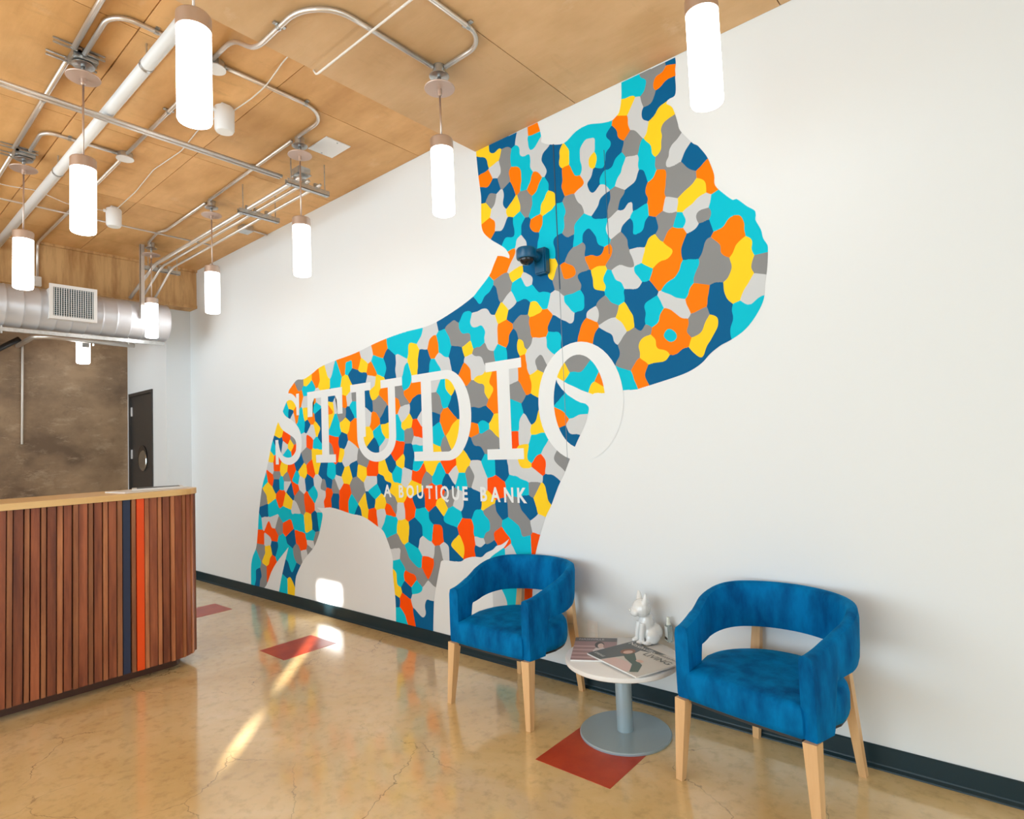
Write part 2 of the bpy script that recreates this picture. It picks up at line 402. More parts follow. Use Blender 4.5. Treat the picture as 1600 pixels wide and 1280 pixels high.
# ---------------------------------------------------------------- mural: traced patches as cells on the wall plane
CROPS = {
 'A': (740, 80, 8, "O 770,960;C 760,1100;W 600,1060 630,1180;N 400,1130 480,1080 260,1190;Y 150,1240 310,1250;G 400,1250;W 870,1200;N 1060,1210;Y 1140,1240;C 1220,1150;C 560,1250"),
 'B': (900, 80, 8, "N 1180,150;O 1160,250 1020,390;G 900,280 1010,250;G 900,600 900,430;C 660,450 830,440 650,350;N 1150,480 1050,600 920,780;Y 640,680;W 760,700 760,880 840,960;O 570,900 600,1000;Y 1120,780 1000,950 980,1120;G 1190,960 1220,1080 1130,1200;C 180,980 60,1080 350,930;W 170,1160;C 330,1130 400,1150;N 470,1020 500,1150 430,1270;G 730,1080 700,1220;C 900,1230"),
 'C': (1040, 80, 8, "W 200,1150 130,1200;N 350,1240"),
 'D': (740, 230, 8, "Y 120,60 250,130 330,50;N 110,220;N 290,20;W 290,260;G 390,70 390,200 370,400;C 560,130 650,200;W 620,30;O 520,330 530,450;C 660,350 640,450;W 800,130 780,220 860,300;N 930,130 930,230;N 960,380 1000,500;O 780,400 730,520;C 860,500 800,650 760,800;Y 970,640 900,760;O 150,420;N 250,490 430,530 400,640;N 120,590;G 210,640;Y 120,800;W 320,640 300,780 340,950;Y 500,760;G 630,660 660,780;O 200,1010;N 440,980 330,1110 490,1070;C 560,930 560,1040 460,1180;O 780,980;N 640,1010 680,1110 750,1180;C 950,900 930,1050 890,1200;W 620,1200;Y 1130,140;O 1170,350 1150,500;N 1035,150 1040,400 1040,600;C 1070,800 1080,980;G 1190,700 1200,900 1190,1050;N 1130,1150"),
 'E': (890, 230, 8, "C 80,100 90,250;W 200,60 200,200 210,320;Y 280,170;C 400,120 370,200 430,380;N 290,430 340,300;O 80,450;W 140,560 270,700 400,540;N 400,780 440,640;C 540,330 600,180 490,430;N 550,90 500,170;G 750,60;W 740,230 760,400 640,440;N 890,400 800,560 760,650 670,740;G 560,600 540,740;W 640,880 740,760 560,1040;C 960,230 980,350;O 1060,500 1090,750 1130,350;G 1190,130 1150,240;W 1230,200;Y 1090,20;C 880,850 850,1020;G 1180,900 1190,1080;N 1040,1000 900,1170 830,730 760,1050;G 640,1180;Y 1080,1200;O 1260,1100;W 1250,730;C 150,950 100,1150 350,1000 430,1150;G 60,830;N 300,1200 260,1100;G 130,1260;N 30,1150;G 1250,330"),
 'F': (1045, 230, 8, "N 280,130;G 100,330 180,420 60,520;Y 280,560 200,680 380,480;O 470,330 520,450;W 260,790 420,670 60,700 300,930;C 600,650 620,900 750,740;C 900,720 1030,850 1080,1050 1180,1230;O 850,980 880,1130 680,1140;G 420,850;C 150,900;N 330,1120 460,980;O 120,1080 60,1200;G 590,1240;Y 960,1230;G 20,900;W 60,80"),
 'G': (890, 380, 8, "Y 1100,100 990,200;O 1180,330 1130,430;N 860,20;W 860,120 700,380 600,380 780,500 870,180;C 920,350;G 640,120 560,260 740,240;O 400,210 470,150 280,200;Y 380,380 350,560;C 490,450 540,600 570,720;N 290,80 380,110;G 110,100 170,280;G 60,520;N 180,420 220,560 240,750 330,650;C 80,680 100,800;W 10,940;N 100,920 50,1050;O 230,1050 200,1180;G 400,800 430,900 540,850;W 290,900;Y 640,870 740,1000;W 500,1060 620,1100 600,1200;N 780,750 950,600 850,950 880,1050 760,680;C 1050,780 1010,950;W 1200,680;C 1250,560;O 1200,900 1100,1080 1190,1230;C 1250,1150;G 830,1130 950,1070 700,1250;Y 990,1220;N 430,1200 520,1240"),
 'H': (1045, 380, 8, "N 260,100 330,30;G 560,200 640,350 450,400;O 750,20;O 60,300 100,150;Y 20,70;Y 950,200 900,450 780,620;C 1130,40;G 1190,250;W 1110,550 1020,700;C 180,400 100,600 240,260;O 370,620 300,760;W 150,850 60,740;O 60,950 130,1030;N 590,650 620,850 680,1000 670,1170;C 900,900 850,1100 1100,780;G 360,950 320,1090;Y 540,1020 480,1180 350,1240;C 60,1140;O 200,1220;N 600,1240"),
 'I': (740, 380, 8, "O 320,300 420,240 480,140;W 610,80 560,200 510,300;N 750,80;C 870,60 950,150;C 470,40;G 370,500 350,620;C 120,560;Y 530,380;C 580,550 560,650 720,620 850,720;W 660,480;N 800,520 900,480 900,330 720,330;Y 940,220 980,380;G 1040,400;W 1000,750 1100,850;O 1180,330;N 1130,100;G 1240,160;N 150,720 230,680 230,800;W 140,900 200,1000;Y 350,880;W 440,750;N 600,820 500,900;Y 770,830;O 800,950 880,920 820,1100;G 590,1000 620,1150;O 400,1100 400,1230;C 80,1130;W 220,1180;N 1030,990 1150,1040;C 1020,1180;C 1220,700;G 1200,530;N 510,1210;Y 620,1260;W 820,1230;N 1230,1180"),
 'J': (590, 460, 8, "C 250,600 500,470;W 640,480 600,600 700,420;O 700,640 710,720;C 830,560 840,680;N 880,310 800,350 1000,220 1100,130 1200,120;C 1110,280 1110,400;G 930,420 1000,530 1120,530;W 1220,300;C 1230,500 1230,600;N 990,740 980,850;Y 1160,640;G 1260,700;W 1190,830 1210,950;O 1110,970;W 780,830 850,900;C 720,920;N 590,800 560,920;Y 440,750 440,900;W 310,800 290,920;C 350,950;N 150,850 140,980;O 10,690;C 50,930;C 330,740;C 340,1130;O 440,1200;W 710,1130;C 780,1180;Y 900,1150;N 990,1230;G 1220,1170;Y 1270,1080;G 270,1200;O 70,1210;Y 20,1110;C 1260,30"),
 'K': (740, 530, 8, "C 80,40;W 230,60;O 380,40;N 500,100 530,200;G 660,40;Y 610,140;W 760,150 700,250 740,350;C 1030,80;N 1190,40;G 120,130 190,230;C 350,180;W 60,280 80,400;W 950,200;G 850,280;Y 780,450 770,570;O 640,260 620,420 660,560;W 490,430;G 550,650;N 700,800 740,960;C 500,900 500,1060;R 510,1210;W 640,1060 640,1200;Y 790,1100 820,980;C 800,1240;Y 150,500 200,650;O 240,560 260,700 250,850;G 60,600 80,780;N 100,950 180,980;C 130,1110;Y 270,1060;O 20,1150;G 180,1240;Y 1130,400;G 1240,320;C 1240,520;N 1040,640;C 1150,800 1200,900;O 1080,1020;N 1120,1190;W 1230,1130"),
 'L': (890, 520, 5.818, "Y 740,160 850,200;O 980,130;O 640,320 660,430;Y 1150,120;N 850,300 750,380 1050,200 950,260;C 520,400 560,480;G 560,180 550,260;N 350,110 400,160;G 100,280;C 200,380 120,450;O 300,450;Y 270,520;C 60,680;W 80,850;N 30,1000"),
 'M': (430, 500, 8, "G 300,800;O 250,880 330,960;Y 410,760;C 440,850;O 510,730;Y 590,680 610,800;W 670,600;C 760,650 760,780;O 900,450 830,570 1000,550;C 910,570;N 970,680 1080,740;Y 1090,600;O 1200,640;W 1150,450;O 1270,380;C 1260,560;Y 880,800 890,880;O 870,1000;W 930,980;C 990,1100;G 1000,960;N 930,1180;G 850,1180;N 1150,1000 1190,1080;Y 1240,930;W 1190,780;G 1260,1060;W 1160,1180;N 710,970;Y 710,1050;W 760,1030;O 680,1120;C 520,1100;O 490,1010;W 540,990;N 550,1200;O 440,1240;Y 380,1200;C 330,1220;W 380,1000;C 380,920;Y 210,1060;C 130,1140;N 200,1160;W 220,1200;O 255,1180"),
 'N': (480, 560, 8, "Y 480,820;O 590,900 580,1000;N 430,1050;R 340,1020 340,1120;C 340,800 350,920;Y 290,740;G 900,540 920,650;O 950,400;O 860,740 850,820;W 760,760;C 880,900 920,1000;Y 770,960;N 830,1080;W 960,1080;Y 990,880;N 980,720;O 1120,580;W 1210,660;C 1140,800 1160,950;Y 1240,820;R 1140,1130;Y 410,1210;W 540,1150 550,1250;G 300,1150;R 380,1200;Y 120,1180;C 120,1080;N 170,950 160,780;W 60,930;R 20,1050"),
 'O': (590, 600, 8, "O 480,60 370,130;G 290,100 320,210;W 330,330 330,420;N 500,250 490,380;Y 390,490;R 500,520 520,620;W 550,450;G 400,640;C 280,600;W 510,730;C 510,820;R 260,800 250,900;N 390,880 380,1000;Y 280,970;C 490,1030;Y 650,1030;R 900,1010;Y 1080,950 1050,1060;N 1180,850 1160,780;O 1220,600;G 1250,720;N 1240,410;G 1230,160;C 770,580 750,700;O 880,420 870,500;Y 960,600 940,700;N 970,250;C 830,150;G 730,200 720,290;N 705,420;Y 730,800;G 860,760;C 760,1130;W 950,1110;C 1050,1170;G 1140,1150;W 1230,1080;G 600,1170;R 480,1180 540,1100;W 360,1150;C 240,1130;N 160,1020;Y 80,1080 120,1180;N 60,1200;N 850,1230"),
 'P': (740, 680, 8, "G 170,90;N 40,220;C 200,400;N 350,400;W 530,380 640,450 740,520;Y 660,200 640,330;C 820,100 720,220;R 840,350;W 960,220 1000,400;G 1090,320 1150,380;W 1080,480;N 1000,600 980,750;Y 840,750 850,900;G 740,650;C 520,600 620,640;N 640,850 700,950;N 350,930;Y 160,850;R 270,640;W 60,480 60,600;N 30,830;G 500,950 600,1060;W 800,1120;C 440,1120;C 60,1050 150,1120;G 200,940 270,1100;R 340,1230;G 630,1180;N 1170,90"),
 'Q': (390, 640, 8, "C 450,50;Y 350,290;N 340,390;C 300,480;Y 270,600;W 270,720;R 250,850;C 190,880;Y 220,980 260,1080;G 170,1120;N 180,1230;C 290,1200;R 340,720;Y 430,740;R 530,780;G 340,800 460,860;N 340,920;C 400,920;W 460,930;R 390,1080;Y 470,1150;N 510,1030;R 570,1000;C 590,880;W 650,930;G 610,1110 620,1200;R 740,1150;C 790,1040;N 750,920;Y 670,780;N 630,690;W 670,420;G 720,580;R 780,740;Y 840,700;O 740,400;C 840,450;W 760,280;Y 840,250;N 720,210;C 650,200;O 760,140;N 870,120;N 920,760;C 1030,790;W 870,900;G 930,950;N 1000,920;R 990,1040 970,1150;W 920,1050 880,1180;N 1070,1150;G 1080,960;W 1120,920;R 1200,1050 1180,1180;Y 1210,830;N 1140,760;W 1230,560 1210,650;Y 1130,600;G 1020,500;R 460,360;Y 520,440;W 440,450;C 480,560;R 570,510;G 550,380;R 350,640;N 380,430"),
 'R': (390, 780, 8, "C 290,120;N 180,160;G 170,50;C 130,290;W 190,280;R 240,370;R 145,470;R 310,440;G 370,350;W 310,280;W 220,500;G 150,640;Y 230,640 210,740;N 310,610;C 410,560 370,700;C 80,780 60,950;R 280,800 240,900;G 190,900 150,1050;N 115,950 120,1030;C 600,250 450,200 640,330;R 480,370;N 525,510;R 640,480 680,590;Y 740,300;N 820,280;C 880,260;C 780,470;W 780,540;G 840,520 760,640;G 600,680;W 690,660;C 500,690;N 460,890;C 430,1070;Y 520,1070;N 580,900 560,1000;W 590,130;C 530,820"),
 'S': (540, 660, 8, "N 100,580;Y 30,640;R 20,900;G 150,800 170,900;Y 200,600;R 330,590;W 330,730;Y 490,600 530,690;N 460,700 510,780;C 630,650;W 760,680;G 210,480;W 60,400;C 370,850;Y 620,880 680,950;Y 230,1000 230,1120;N 320,980;C 100,1040;N 170,1130;R 340,1150;Y 440,1020;W 450,1150;R 570,1120;G 590,970 620,1060;W 690,1080;R 810,1080;C 560,1240;N 930,980;Y 870,800;R 1070,850 1070,980 1160,840;C 960,1150;N 1140,1120;Y 1200,1030;N 1230,770;C 1150,700"),
 'T': (560, 780, 8, "N 740,360 690,480;Y 570,420;C 400,370;G 450,560;W 470,690;C 500,830 510,1000;G 560,720 660,840;C 660,640 700,730;W 830,560 880,640;R 990,450;R 870,790;G 1010,700 1000,850 930,960;N 1150,450;R 650,980;G 800,980;Y 460,1000 500,1160;N 610,1120;C 740,1110;W 880,1100 760,1230;R 580,1250;C 880,400;C 1190,220;W 1070,690;N 1200,720"),
 'U': (690, 760, 8, "N 760,290;G 900,260 1030,420 1040,540;N 1060,250;C 850,480 950,550;R 760,640;G 670,400 600,650;C 470,420 560,520 500,600;N 560,790 640,740;N 480,830;W 500,690;R 330,520 360,700 370,830;N 130,640;Y 210,780;N 180,880;W 30,850;C 180,360;N 330,200 330,330;W 220,230;W 1170,480;R 1180,730;C 750,850 1000,780 1080,720 680,930;W 880,860;G 90,150;Y 580,200"),
 'V': (580, 880, 8.889, "C 370,200;Y 325,230 370,410;R 550,200;G 550,60;R 790,120;G 700,230 860,230;C 650,340;W 780,330 700,480 840,420;N 500,380 360,510;R 470,560 560,750;C 390,700 430,800;N 650,750;N 830,620 800,850;W 700,650"),
 'leg': (0, 0, 1, "W 778,940 783,955;C 800,930 798,960 798,905;R 828,930;N 776,962;G 828,952;C 790,985;O 815,985"),
}
OUTLINE = [(451,612),(455,605),(464,594),(475,592.5),(489,583),(500,574),(522.5,564),(555,552),(587.5,536),(615,525),(640,517),(661,512),(682.5,503),(715,482.5),(739,464),(747,454),(765,430),(772,413),(777.5,400),(786,400.6),(796,404),(796,399),(790,389),(780,382),(769,375.6),(757.5,366),(753,356),(752,340),(752,310),(750.6,297.5),(747.5,274),(745,249),(744,236.5),(840,191.5),(844,205),(846,215),(846,222),(853,225),(861,226),(881,224),(900,205.5),(919,195),(940,192.5),(955,189),(962,183),(967.5,175),(971,155),(971,129),(1055,90),(1056,99),(1055,109),(1055.6,117.5),(1055,121),(1056,139),(1054,150),(1044,156),(1041,162.5),(1050,167.5),(1055,179),(1059,192.5),(1062,203),(1072,214),(1082.5,224),(1089,227),(1092.5,230),(1104,244),(1111,259),(1116,274),(1117.5,290),(1132.5,304),(1145,312.5),(1151,311),(1167.5,322.5),(1179,329),(1181,336),(1180.6,344),(1189,359),(1192.5,372.5),(1199,382.5),(1200,390),(1199,417.5),(1195.6,445),(1194,465),(1187.5,482.5),(1174,504),(1160,519),(1141,532),(1126,540),(1110,552.7),(1096,568),(1074,582),(1041,594),(1000,607),(993,609),(973,610),(944,614.5),(928,615),(914,630),(920,637),(918,650),(914,664),(902,690),(897,702),(890,719),(881,742.5),(872.5,760),(861,791),(854,805),(849,820),(842.5,842.5),(836,870),(833,900),(832,930),(829,1014),(772,1000),(770,930),(764,889),(764,876),(769,869),(780,861),(789,854),(796,842),(783.8,851),(776,853),(770,859),(760,864),(752.5,870.6),(740,870),(727.5,873),(720,877.5),(706,877),(691,876),(687.5,886),(682.5,911),(679.5,930),(678,943),(677,988),(619,973),(618,936),(614,897),(614,875),(611,861),(606,846),(599,830),(590,822.5),(574,811),(562.5,805.6),(549,803),(527.5,795.6),(515,793),(505,794),(495,793),(503,800.6),(504,807.5),(500,829),(496,842.5),(490,856),(475,875),(466,892.5),(462,905),(460.6,931),(436,925.5),(440,902.5),(445,880),(451,855),(432.5,879),(424,894),(412.5,919.5),(392.5,914.5),(392.5,886),(395,870),(400.6,855),(403,830),(405,799),(410,760),(416,737.5),(424,697.5),(429,679),(432.5,666),(439,650),(447.5,629),(450,624)]
import numpy as np
seeds = []
for x0, y0, s, txt in CROPS.values():
    for part in txt.split(';'):
        c, *pts = part.split()
        for p in pts:
            a, b = p.split(','); seeds.append((*on_wall(x0+float(a)/s, y0+float(b)/s), c))
keep = []                     # drop a point that repeats a neighbour traced from an overlapping view
for p in seeds:
    if all((p[0]-q[0])**2+(p[1]-q[1])**2 > .026**2 for q in keep): keep.append(p)
seeds = keep
keys = list(PAINT)
DOG = [on_wall(*p) for p in OUTLINE]
# close the outline into a smooth curve (short Catmull-Rom steps, sharp turns kept)
def smooth_loop(P, n=4):
    out = []; N = len(P)
    for i in range(N):
        p0, p1, p2, p3 = (Vector(P[(i+k) % N]) for k in (-1, 0, 1, 2))
        d = (p2-p1).length
        m1 = (p2-p0)*.5; m2 = (p3-p1)*.5
        if (p1-p0).length > 1e-6 and (p1-p0).normalized().dot((p2-p1).normalized()) < .35: m1 = p2-p1
        if (p3-p2).length > 1e-6 and (p3-p2).normalized().dot((p2-p1).normalized()) < .35: m2 = p2-p1
        m1 = m1.normalized()*min(m1.length, d*1.2); m2 = m2.normalized()*min(m2.length, d*1.2)
        for k in range(n):
            t = k/n
            q = p1*(2*t**3-3*t**2+1)+m1*(t**3-2*t**2+t)+p2*(-2*t**3+3*t**2)+m2*(t**3-t**2)
            out.append((q.x, q.y))
    return out
DOG = smooth_loop(DOG)
# soft colour fields on a 1 cm grid, then the strongest colour wins; rows of thin strips make the painted shapes
GX0, GX1, GZ0, GZ1, GS, UPS = -6.50, -.74, .02, 3.66, .01, 4
gx = np.arange(GX0, GX1, GS); gz = np.arange(GZ0, GZ1, GS)
sp = np.array([(a, b) for a, b, _ in seeds]); sl = np.array([keys.index(c) for *_, c in seeds])
near = np.empty((len(gz), len(gx)), int)
for i, z in enumerate(gz):
    wx = gx+.010*np.sin(9*z+2*gx); wz = z+.010*np.sin(8*gx-3*z+.7)
    d = (wx[:, None]-sp[None, :, 0])**2+(wz[:, None]-sp[None, :, 1])**2
    near[i] = sl[d.argmin(1)]
ker = np.exp(-.5*(np.arange(-6, 7)/1.5)**2); ker /= ker.sum()
fields = []
for k in range(len(keys)):
    f_ = (near == k).astype(float)
    f_ = np.apply_along_axis(lambda r_: np.convolve(np.pad(r_, 6, mode='edge'), ker, 'valid'), 1, f_)
    f_ = np.apply_along_axis(lambda r_: np.convolve(np.pad(r_, 6, mode='edge'), ker, 'valid'), 0, f_)
    fields.append(f_)
fields = np.array(fields)
ROW = GS/UPS
verts, faces, midx = [], [], []
xq = np.arange(GX0, GX1-GS, .004)
fi = (xq-GX0)/GS; i0_ = fi.astype(int); fr = fi-i0_
i1_ = np.minimum(i0_+1, len(gx)-1)
nrow = int((GZ1-GZ0-2*GS)/ROW)
for r_ in range(nrow):
    z = GZ0+(r_+.5)*ROW
    xs_ = []
    for (ax, az), (bx, bz) in zip(DOG, DOG[1:]+DOG[:1]):
        if (az > z) != (bz > z): xs_.append(ax+(z-az)/(bz-az)*(bx-ax))
    if not xs_: continue
    xs_.sort()
    j = (z-GZ0)/GS; j0 = int(j); t = j-j0
    row = fields[:, j0]*(1-t)+fields[:, min(j0+1, len(gz)-1)]*t
    v = row[:, i0_]*(1-fr)+row[:, i1_]*fr
    lab = v.argmax(0)
    ch = np.nonzero(lab[1:] != lab[:-1])[0]
    cuts = []
    for c_ in ch:
        a_, b_ = lab[c_], lab[c_+1]
        d0 = v[a_, c_]-v[b_, c_]; d1 = v[a_, c_+1]-v[b_, c_+1]
        tt = d0/(d0-d1) if d0 != d1 else .5
        cuts.append((xq[c_]+.004*tt, a_, b_))
    for xa, xb in zip(xs_[::2], xs_[1::2]):
        k0 = int(np.clip((xa-GX0)/.004+.5, 0, len(lab)-1)); cur = lab[k0]; x = xa
        segs = []
        for cx_, a_, b_ in cuts:
            if cx_ <= xa: cur = b_; continue
            if cx_ >= xb: break
            segs.append((x, cx_, a_)); x = cx_; cur = b_
        segs.append((x, xb, cur))
        for a_, b_, c_ in segs:
            if b_-a_ < 1e-5: continue
            n_ = len(verts)
            verts += [(a_, -.0012, z-ROW/2), (b_, -.0012, z-ROW/2), (b_, -.0012, z+ROW/2), (a_, -.0012, z+ROW/2)]
            faces.append((n_, n_+1, n_+2, n_+3)); midx.append(int(c_))
mural = tag(empty('mural', (0, WALL_Y, 0)), 'wall mural of a standing bulldog made of bright colour patches', 'mural')
me = bpy.data.meshes.new('dog_patches'); me.from_pydata(verts, [], faces)
me.polygons.foreach_set('material_index', midx)
link('dog_patches', me, list(PAINT.values()), mural)

def flat(name, polys, y, m, par, spread=False):
    """painted flat shapes on the wall: list of outlines in wall (x, z)"""
    bm = BM()
    for i_, poly in enumerate(polys):
        yy = y-.0004*(len(poly) == 4 and i_ % 2)-.00012*min(i_, 6) if spread else y
        vs = [bm.verts.new((x, yy, z)) for x, z in poly]; bm.faces.new(vs)
    bmesh.ops.triangulate(bm, faces=bm.faces[:])
    for f in bm.faces:
        f.normal_update()
        if f.normal.y > 0: f.normal_flip()
    me = bpy.data.meshes.new(name); bm.to_mesh(me); bm.free()
    return link(name, me, m, par)
def rect(x0, x1, z0, z1): return [(x0, z0), (x1, z0), (x1, z1), (x0, z1)]
def ring(cx, cz, ax, az, bx, bz, a0=0, a1=2*PI, n=48):
    return [[(cx+ax*math.cos(t0), cz+az*math.sin(t0)), (cx+ax*math.cos(t1), cz+az*math.sin(t1)),
             (cx+bx*math.cos(t1), cz+bz*math.sin(t1)), (cx+bx*math.cos(t0), cz+bz*math.sin(t0))]
            for t0, t1 in ((a0+(a1-a0)*i/n, a0+(a1-a0)*(i+1)/n) for i in range(n))]
def stroke(pts, n=6):
    P = [Vector((a, b)) for a, b, _ in pts]; W = [c for *_, c in pts]
    fine, fwid = [], []
    for i in range(len(P)-1):
        p0, p1, p2, p3 = P[max(i-1, 0)], P[i], P[i+1], P[min(i+2, len(P)-1)]
        for k in range(n):
            t = k/n
            fine.append(.5*((2*p1)+(p2-p0)*t+(2*p0-5*p1+4*p2-p3)*t*t+(3*p1-p0-3*p2+p3)*t**3)); fwid.append(W[i]+(W[i+1]-W[i])*t)
    fine.append(P[-1]); fwid.append(W[-1])
    Lf, Rt = [], []
    for i, p in enumerate(fine):
        t = (fine[min(i+1, len(fine)-1)]-fine[max(i-1, 0)]).normalized(); nn = Vector((-t.y, t.x))
        Lf.append(p+nn*fwid[i]/2); Rt.append(p-nn*fwid[i]/2)
    return [[tuple(Lf[i]), tuple(Lf[i+1]), tuple(Rt[i+1]), tuple(Rt[i])] for i in range(len(fine)-1)]
B0, B1, T0, T1 = 1.385, 1.458, 1.994, 2.062
LY = -.0024
Sx = stroke([(-5.293,1.93,.05),(-5.33,1.985,.055),(-5.39,2.03,.06),(-5.47,2.043,.07),(-5.56,2.018,.09),(-5.625,1.95,.11),(-5.63,1.87,.13),(-5.56,1.79,.15),(-5.43,1.735,.15),(-5.33,1.675,.13),(-5.287,1.59,.105),(-5.31,1.48,.09),(-5.40,1.418,.075),(-5.50,1.405,.07),(-5.60,1.43,.065),(-5.665,1.49,.06),(-5.703,1.58,.06)])
letters = [
 ('S', Sx),
 ('T', [rect(-5.12,-4.545,1.99,2.058), [(-5.12,1.82),(-5.036,1.82),(-5.028,1.95),(-5.0,1.99),(-5.12,1.99)], [(-4.545,1.82),(-4.622,1.82),(-4.632,1.95),(-4.66,1.99),(-4.545,1.99)], rect(-4.885,-4.77,B1,1.99), rect(-4.99,-4.665,B0,B1)]),
 ('U', [rect(-4.42,-4.126,T0,T1), rect(-4.336,-4.212,1.60,T0), rect(-3.99,-3.713,T0,T1), rect(-3.897,-3.806,1.60,T0)] + ring(-4.071,1.60,.265,.215,.172,.140,PI,2*PI,28)),
 ('D', [rect(-3.595,-3.37,T0+.008,T1), rect(-3.487,-3.37,B1,T0+.008), rect(-3.59,-3.37,B0,B1), rect(-3.37,-3.21,T0+.003,T1), rect(-3.37,-3.21,B0,B1-.006)]
   + ring(-3.21,1.7235,.255,.3385,.135,.272,-PI/2,PI/2,32)),
 ('I', [rect(-2.80,-2.475,2.0,2.066), rect(-2.696,-2.584,B1,2.0), rect(-2.812,-2.483,B0,B1)]),
 ('O', ring(-2.03,1.738,.314,.369,.190,.289)),
]
for ch, polys in letters:
    lo_ = flat('letter', polys, LY, M_wall, mural)
    if ch == 'S':
        for q in (rect(-5.319,-5.268,1.85,2.06), rect(-5.735,-5.676,1.374,1.622)): flat('serif', [q], LY-.0006, M_wall, lo_)
jaw = [(868,588),(877.5,594),(887.5,600),(900,605.6),(909,610),(926,616),(916,631),(907,629),(900,625.6),(887.5,617.5),(877.5,607.5),(871,598)]
flat('jaw_line', [[on_wall(*p) for p in jaw]], -.0018, M_wall, mural)
# second line of lettering
words = [('A', -3.992, -3.888), ('BOUTIQUE', -3.795, -3.02), ('BANK', -2.895, -2.474)]
for wtxt, xa, xb in words:
    widths = []
    meshes = []
    for ch in wtxt:
        tm = text_mesh(ch, .14, .0042)
        xsv = [v.co.x for v in tm.vertices]; meshes.append((tm, min(xsv), max(xsv))); widths.append(max(xsv)-min(xsv))
    hgt = {}
    tot = sum(widths)*1.0
    gap = .034 if len(wtxt) > 1 else 0
    k = (xb-xa-gap*(len(wtxt)-1))/tot
    x = xa
    for (tm, mn, mxx), wd in zip(meshes, widths):
        zs = [v.co.y for v in tm.vertices]; zh = .1/ max(.095, .14*.729)
        for v in tm.vertices:
            px, pz = v.co.x, v.co.y
            v.co = (x+(px-mn)*k, LY, 1.098+pz*zh)
        x += wd*k+gap
        lo_ = link('letter', tm, None, mural); tm.materials.clear(); tm.materials.append(M_wall)

# ---------------------------------------------------------------- wall things
# navy security camera
sc = tag(empty('security_camera', (-2.245, WALL_Y, 2.66)), 'navy painted dome camera fixed to the mural wall', 'camera')
bm = BM(); box(bm, -.045, .045, -.055, 0, -.085, .085, .008); obj('wall_bracket', bm, M_dome, sc)
bm = BM(); tube(bm, [(-.0, -.05, .02), (-.02, -.085, .035), (-.035, -.11, .04)], .028, 12); obj('arm', bm, M_dome, sc, True)
bm = BM(); lathe(bm, [(.062, .005), (.066, .012), (.066, .06), (.058, .074), (.03, .08)], 28, (-.045, -.13, 0)); auto(obj('housing', bm, M_dome, sc))
bm = BM(); ball(bm, (-.045, -.13, .006), .048, 1, 1, .85, seg=20); obj('lens_dome', bm, M_lens, sc, True)
# outlet
p = on_wall(927, 985)
ou = tag(empty('wall_outlet', (p[0], WALL_Y, p[1])), 'small white outlet plate low on the wall behind the table', 'outlet')
bm = BM(); box(bm, -.036, .036, -.006, 0, -.058, .058, .002); obj('cover_plate', bm, M_whitemetal, ou)
for dz in (-.022, .022):
    bm = BM(); box(bm, -.016, .016, -.008, -.005, dz-.013, dz+.013, .001); obj('socket', bm, M_ceramic, ou)

# ---------------------------------------------------------------- pendant lamps
def pendant(x, y, ztop, label, dy=0, boxy=False, zbot=2.762):
    L = zbot - ztop
    t = tag(empty('pendant_lamp', (x, y, ztop)), label, 'lamp', 'cylinder pendant lamps')
    bm = BM(); lathe(bm, [(.034, 0), (.034, -.055)], 8 if boxy else 20); 
    if boxy: box(bm, -.06, .06, -.06, .06, -.05, 0, .004)
    auto(obj('ceiling_box', bm, M_galv, t))
    bm = BM(); lathe(bm, [(.052, -.055), (.056, -.058), (.056, -.062), (.045, -.066)], 24); auto(obj('cover_plate', bm, M_galv, t))
    bm = BM(); tube(bm, [(0, 0, -.06), (0, 0, -.13)], .011); obj('nipple', bm, M_galv, t, True)
    bm = BM(); lathe(bm, [(.02, -.118), (.083, -.126), (.085, -.130), (.083, -.133), (.02, -.137)], 32); auto(obj('canopy_disc', bm, M_disc, t))
    bm = BM(); lathe(bm, [(.013, -.137), (.013, -.165), (.007, -.172)], 12); auto(obj('swivel', bm, M_brushed, t))
    bm = BM(); tube(bm, [(0, 0, -.16), (0, 0, L+.41)], .0055, 8); obj('rod', bm, M_brushed, t, True)
    bm = BM(); lathe(bm, [(.02, L+.428), (.058, L+.424), (.063, L+.418), (.063, L+.362)], 32); auto(obj('cap', bm, M_brushed, t))
    bm = BM(); lathe(bm, [(.061, L+.364), (.061, L+.012), (.058, L+.004), (.050, L)], 32); auto(obj('diffuser', bm, M_lamp, t))
    return t
PL = [(-2.29, .925, Z2, 'large lit white cylinder pendant at top left, nearest on its row'),
      (-3.87, .965, Z1, 'lit white cylinder pendant on a long rod below a grey box, left side'),
      (-5.42, .985, Z1, 'lit white cylinder pendant at the left picture edge'),
      (-.805, 2.20, Z2, 'large lit white cylinder pendant in front of the bare wall at right'),
      (-2.293, 2.222, Z2, 'lit white cylinder pendant beside the ear of the painted dog'),
      (-3.83, 2.275, Z1, 'lit white cylinder pendant hanging over the conduit rack'),
      (-5.375, 2.305, Z1, 'lit white cylinder pendant hanging just right of the tan beam end'),
      (-6.88, 2.32, Z1, 'small lit white cylinder pendant in front of the duct end')]
for i, (x, y, z, lab) in enumerate(PL): pendant(x, y, z, lab, boxy=i in (1, 2))
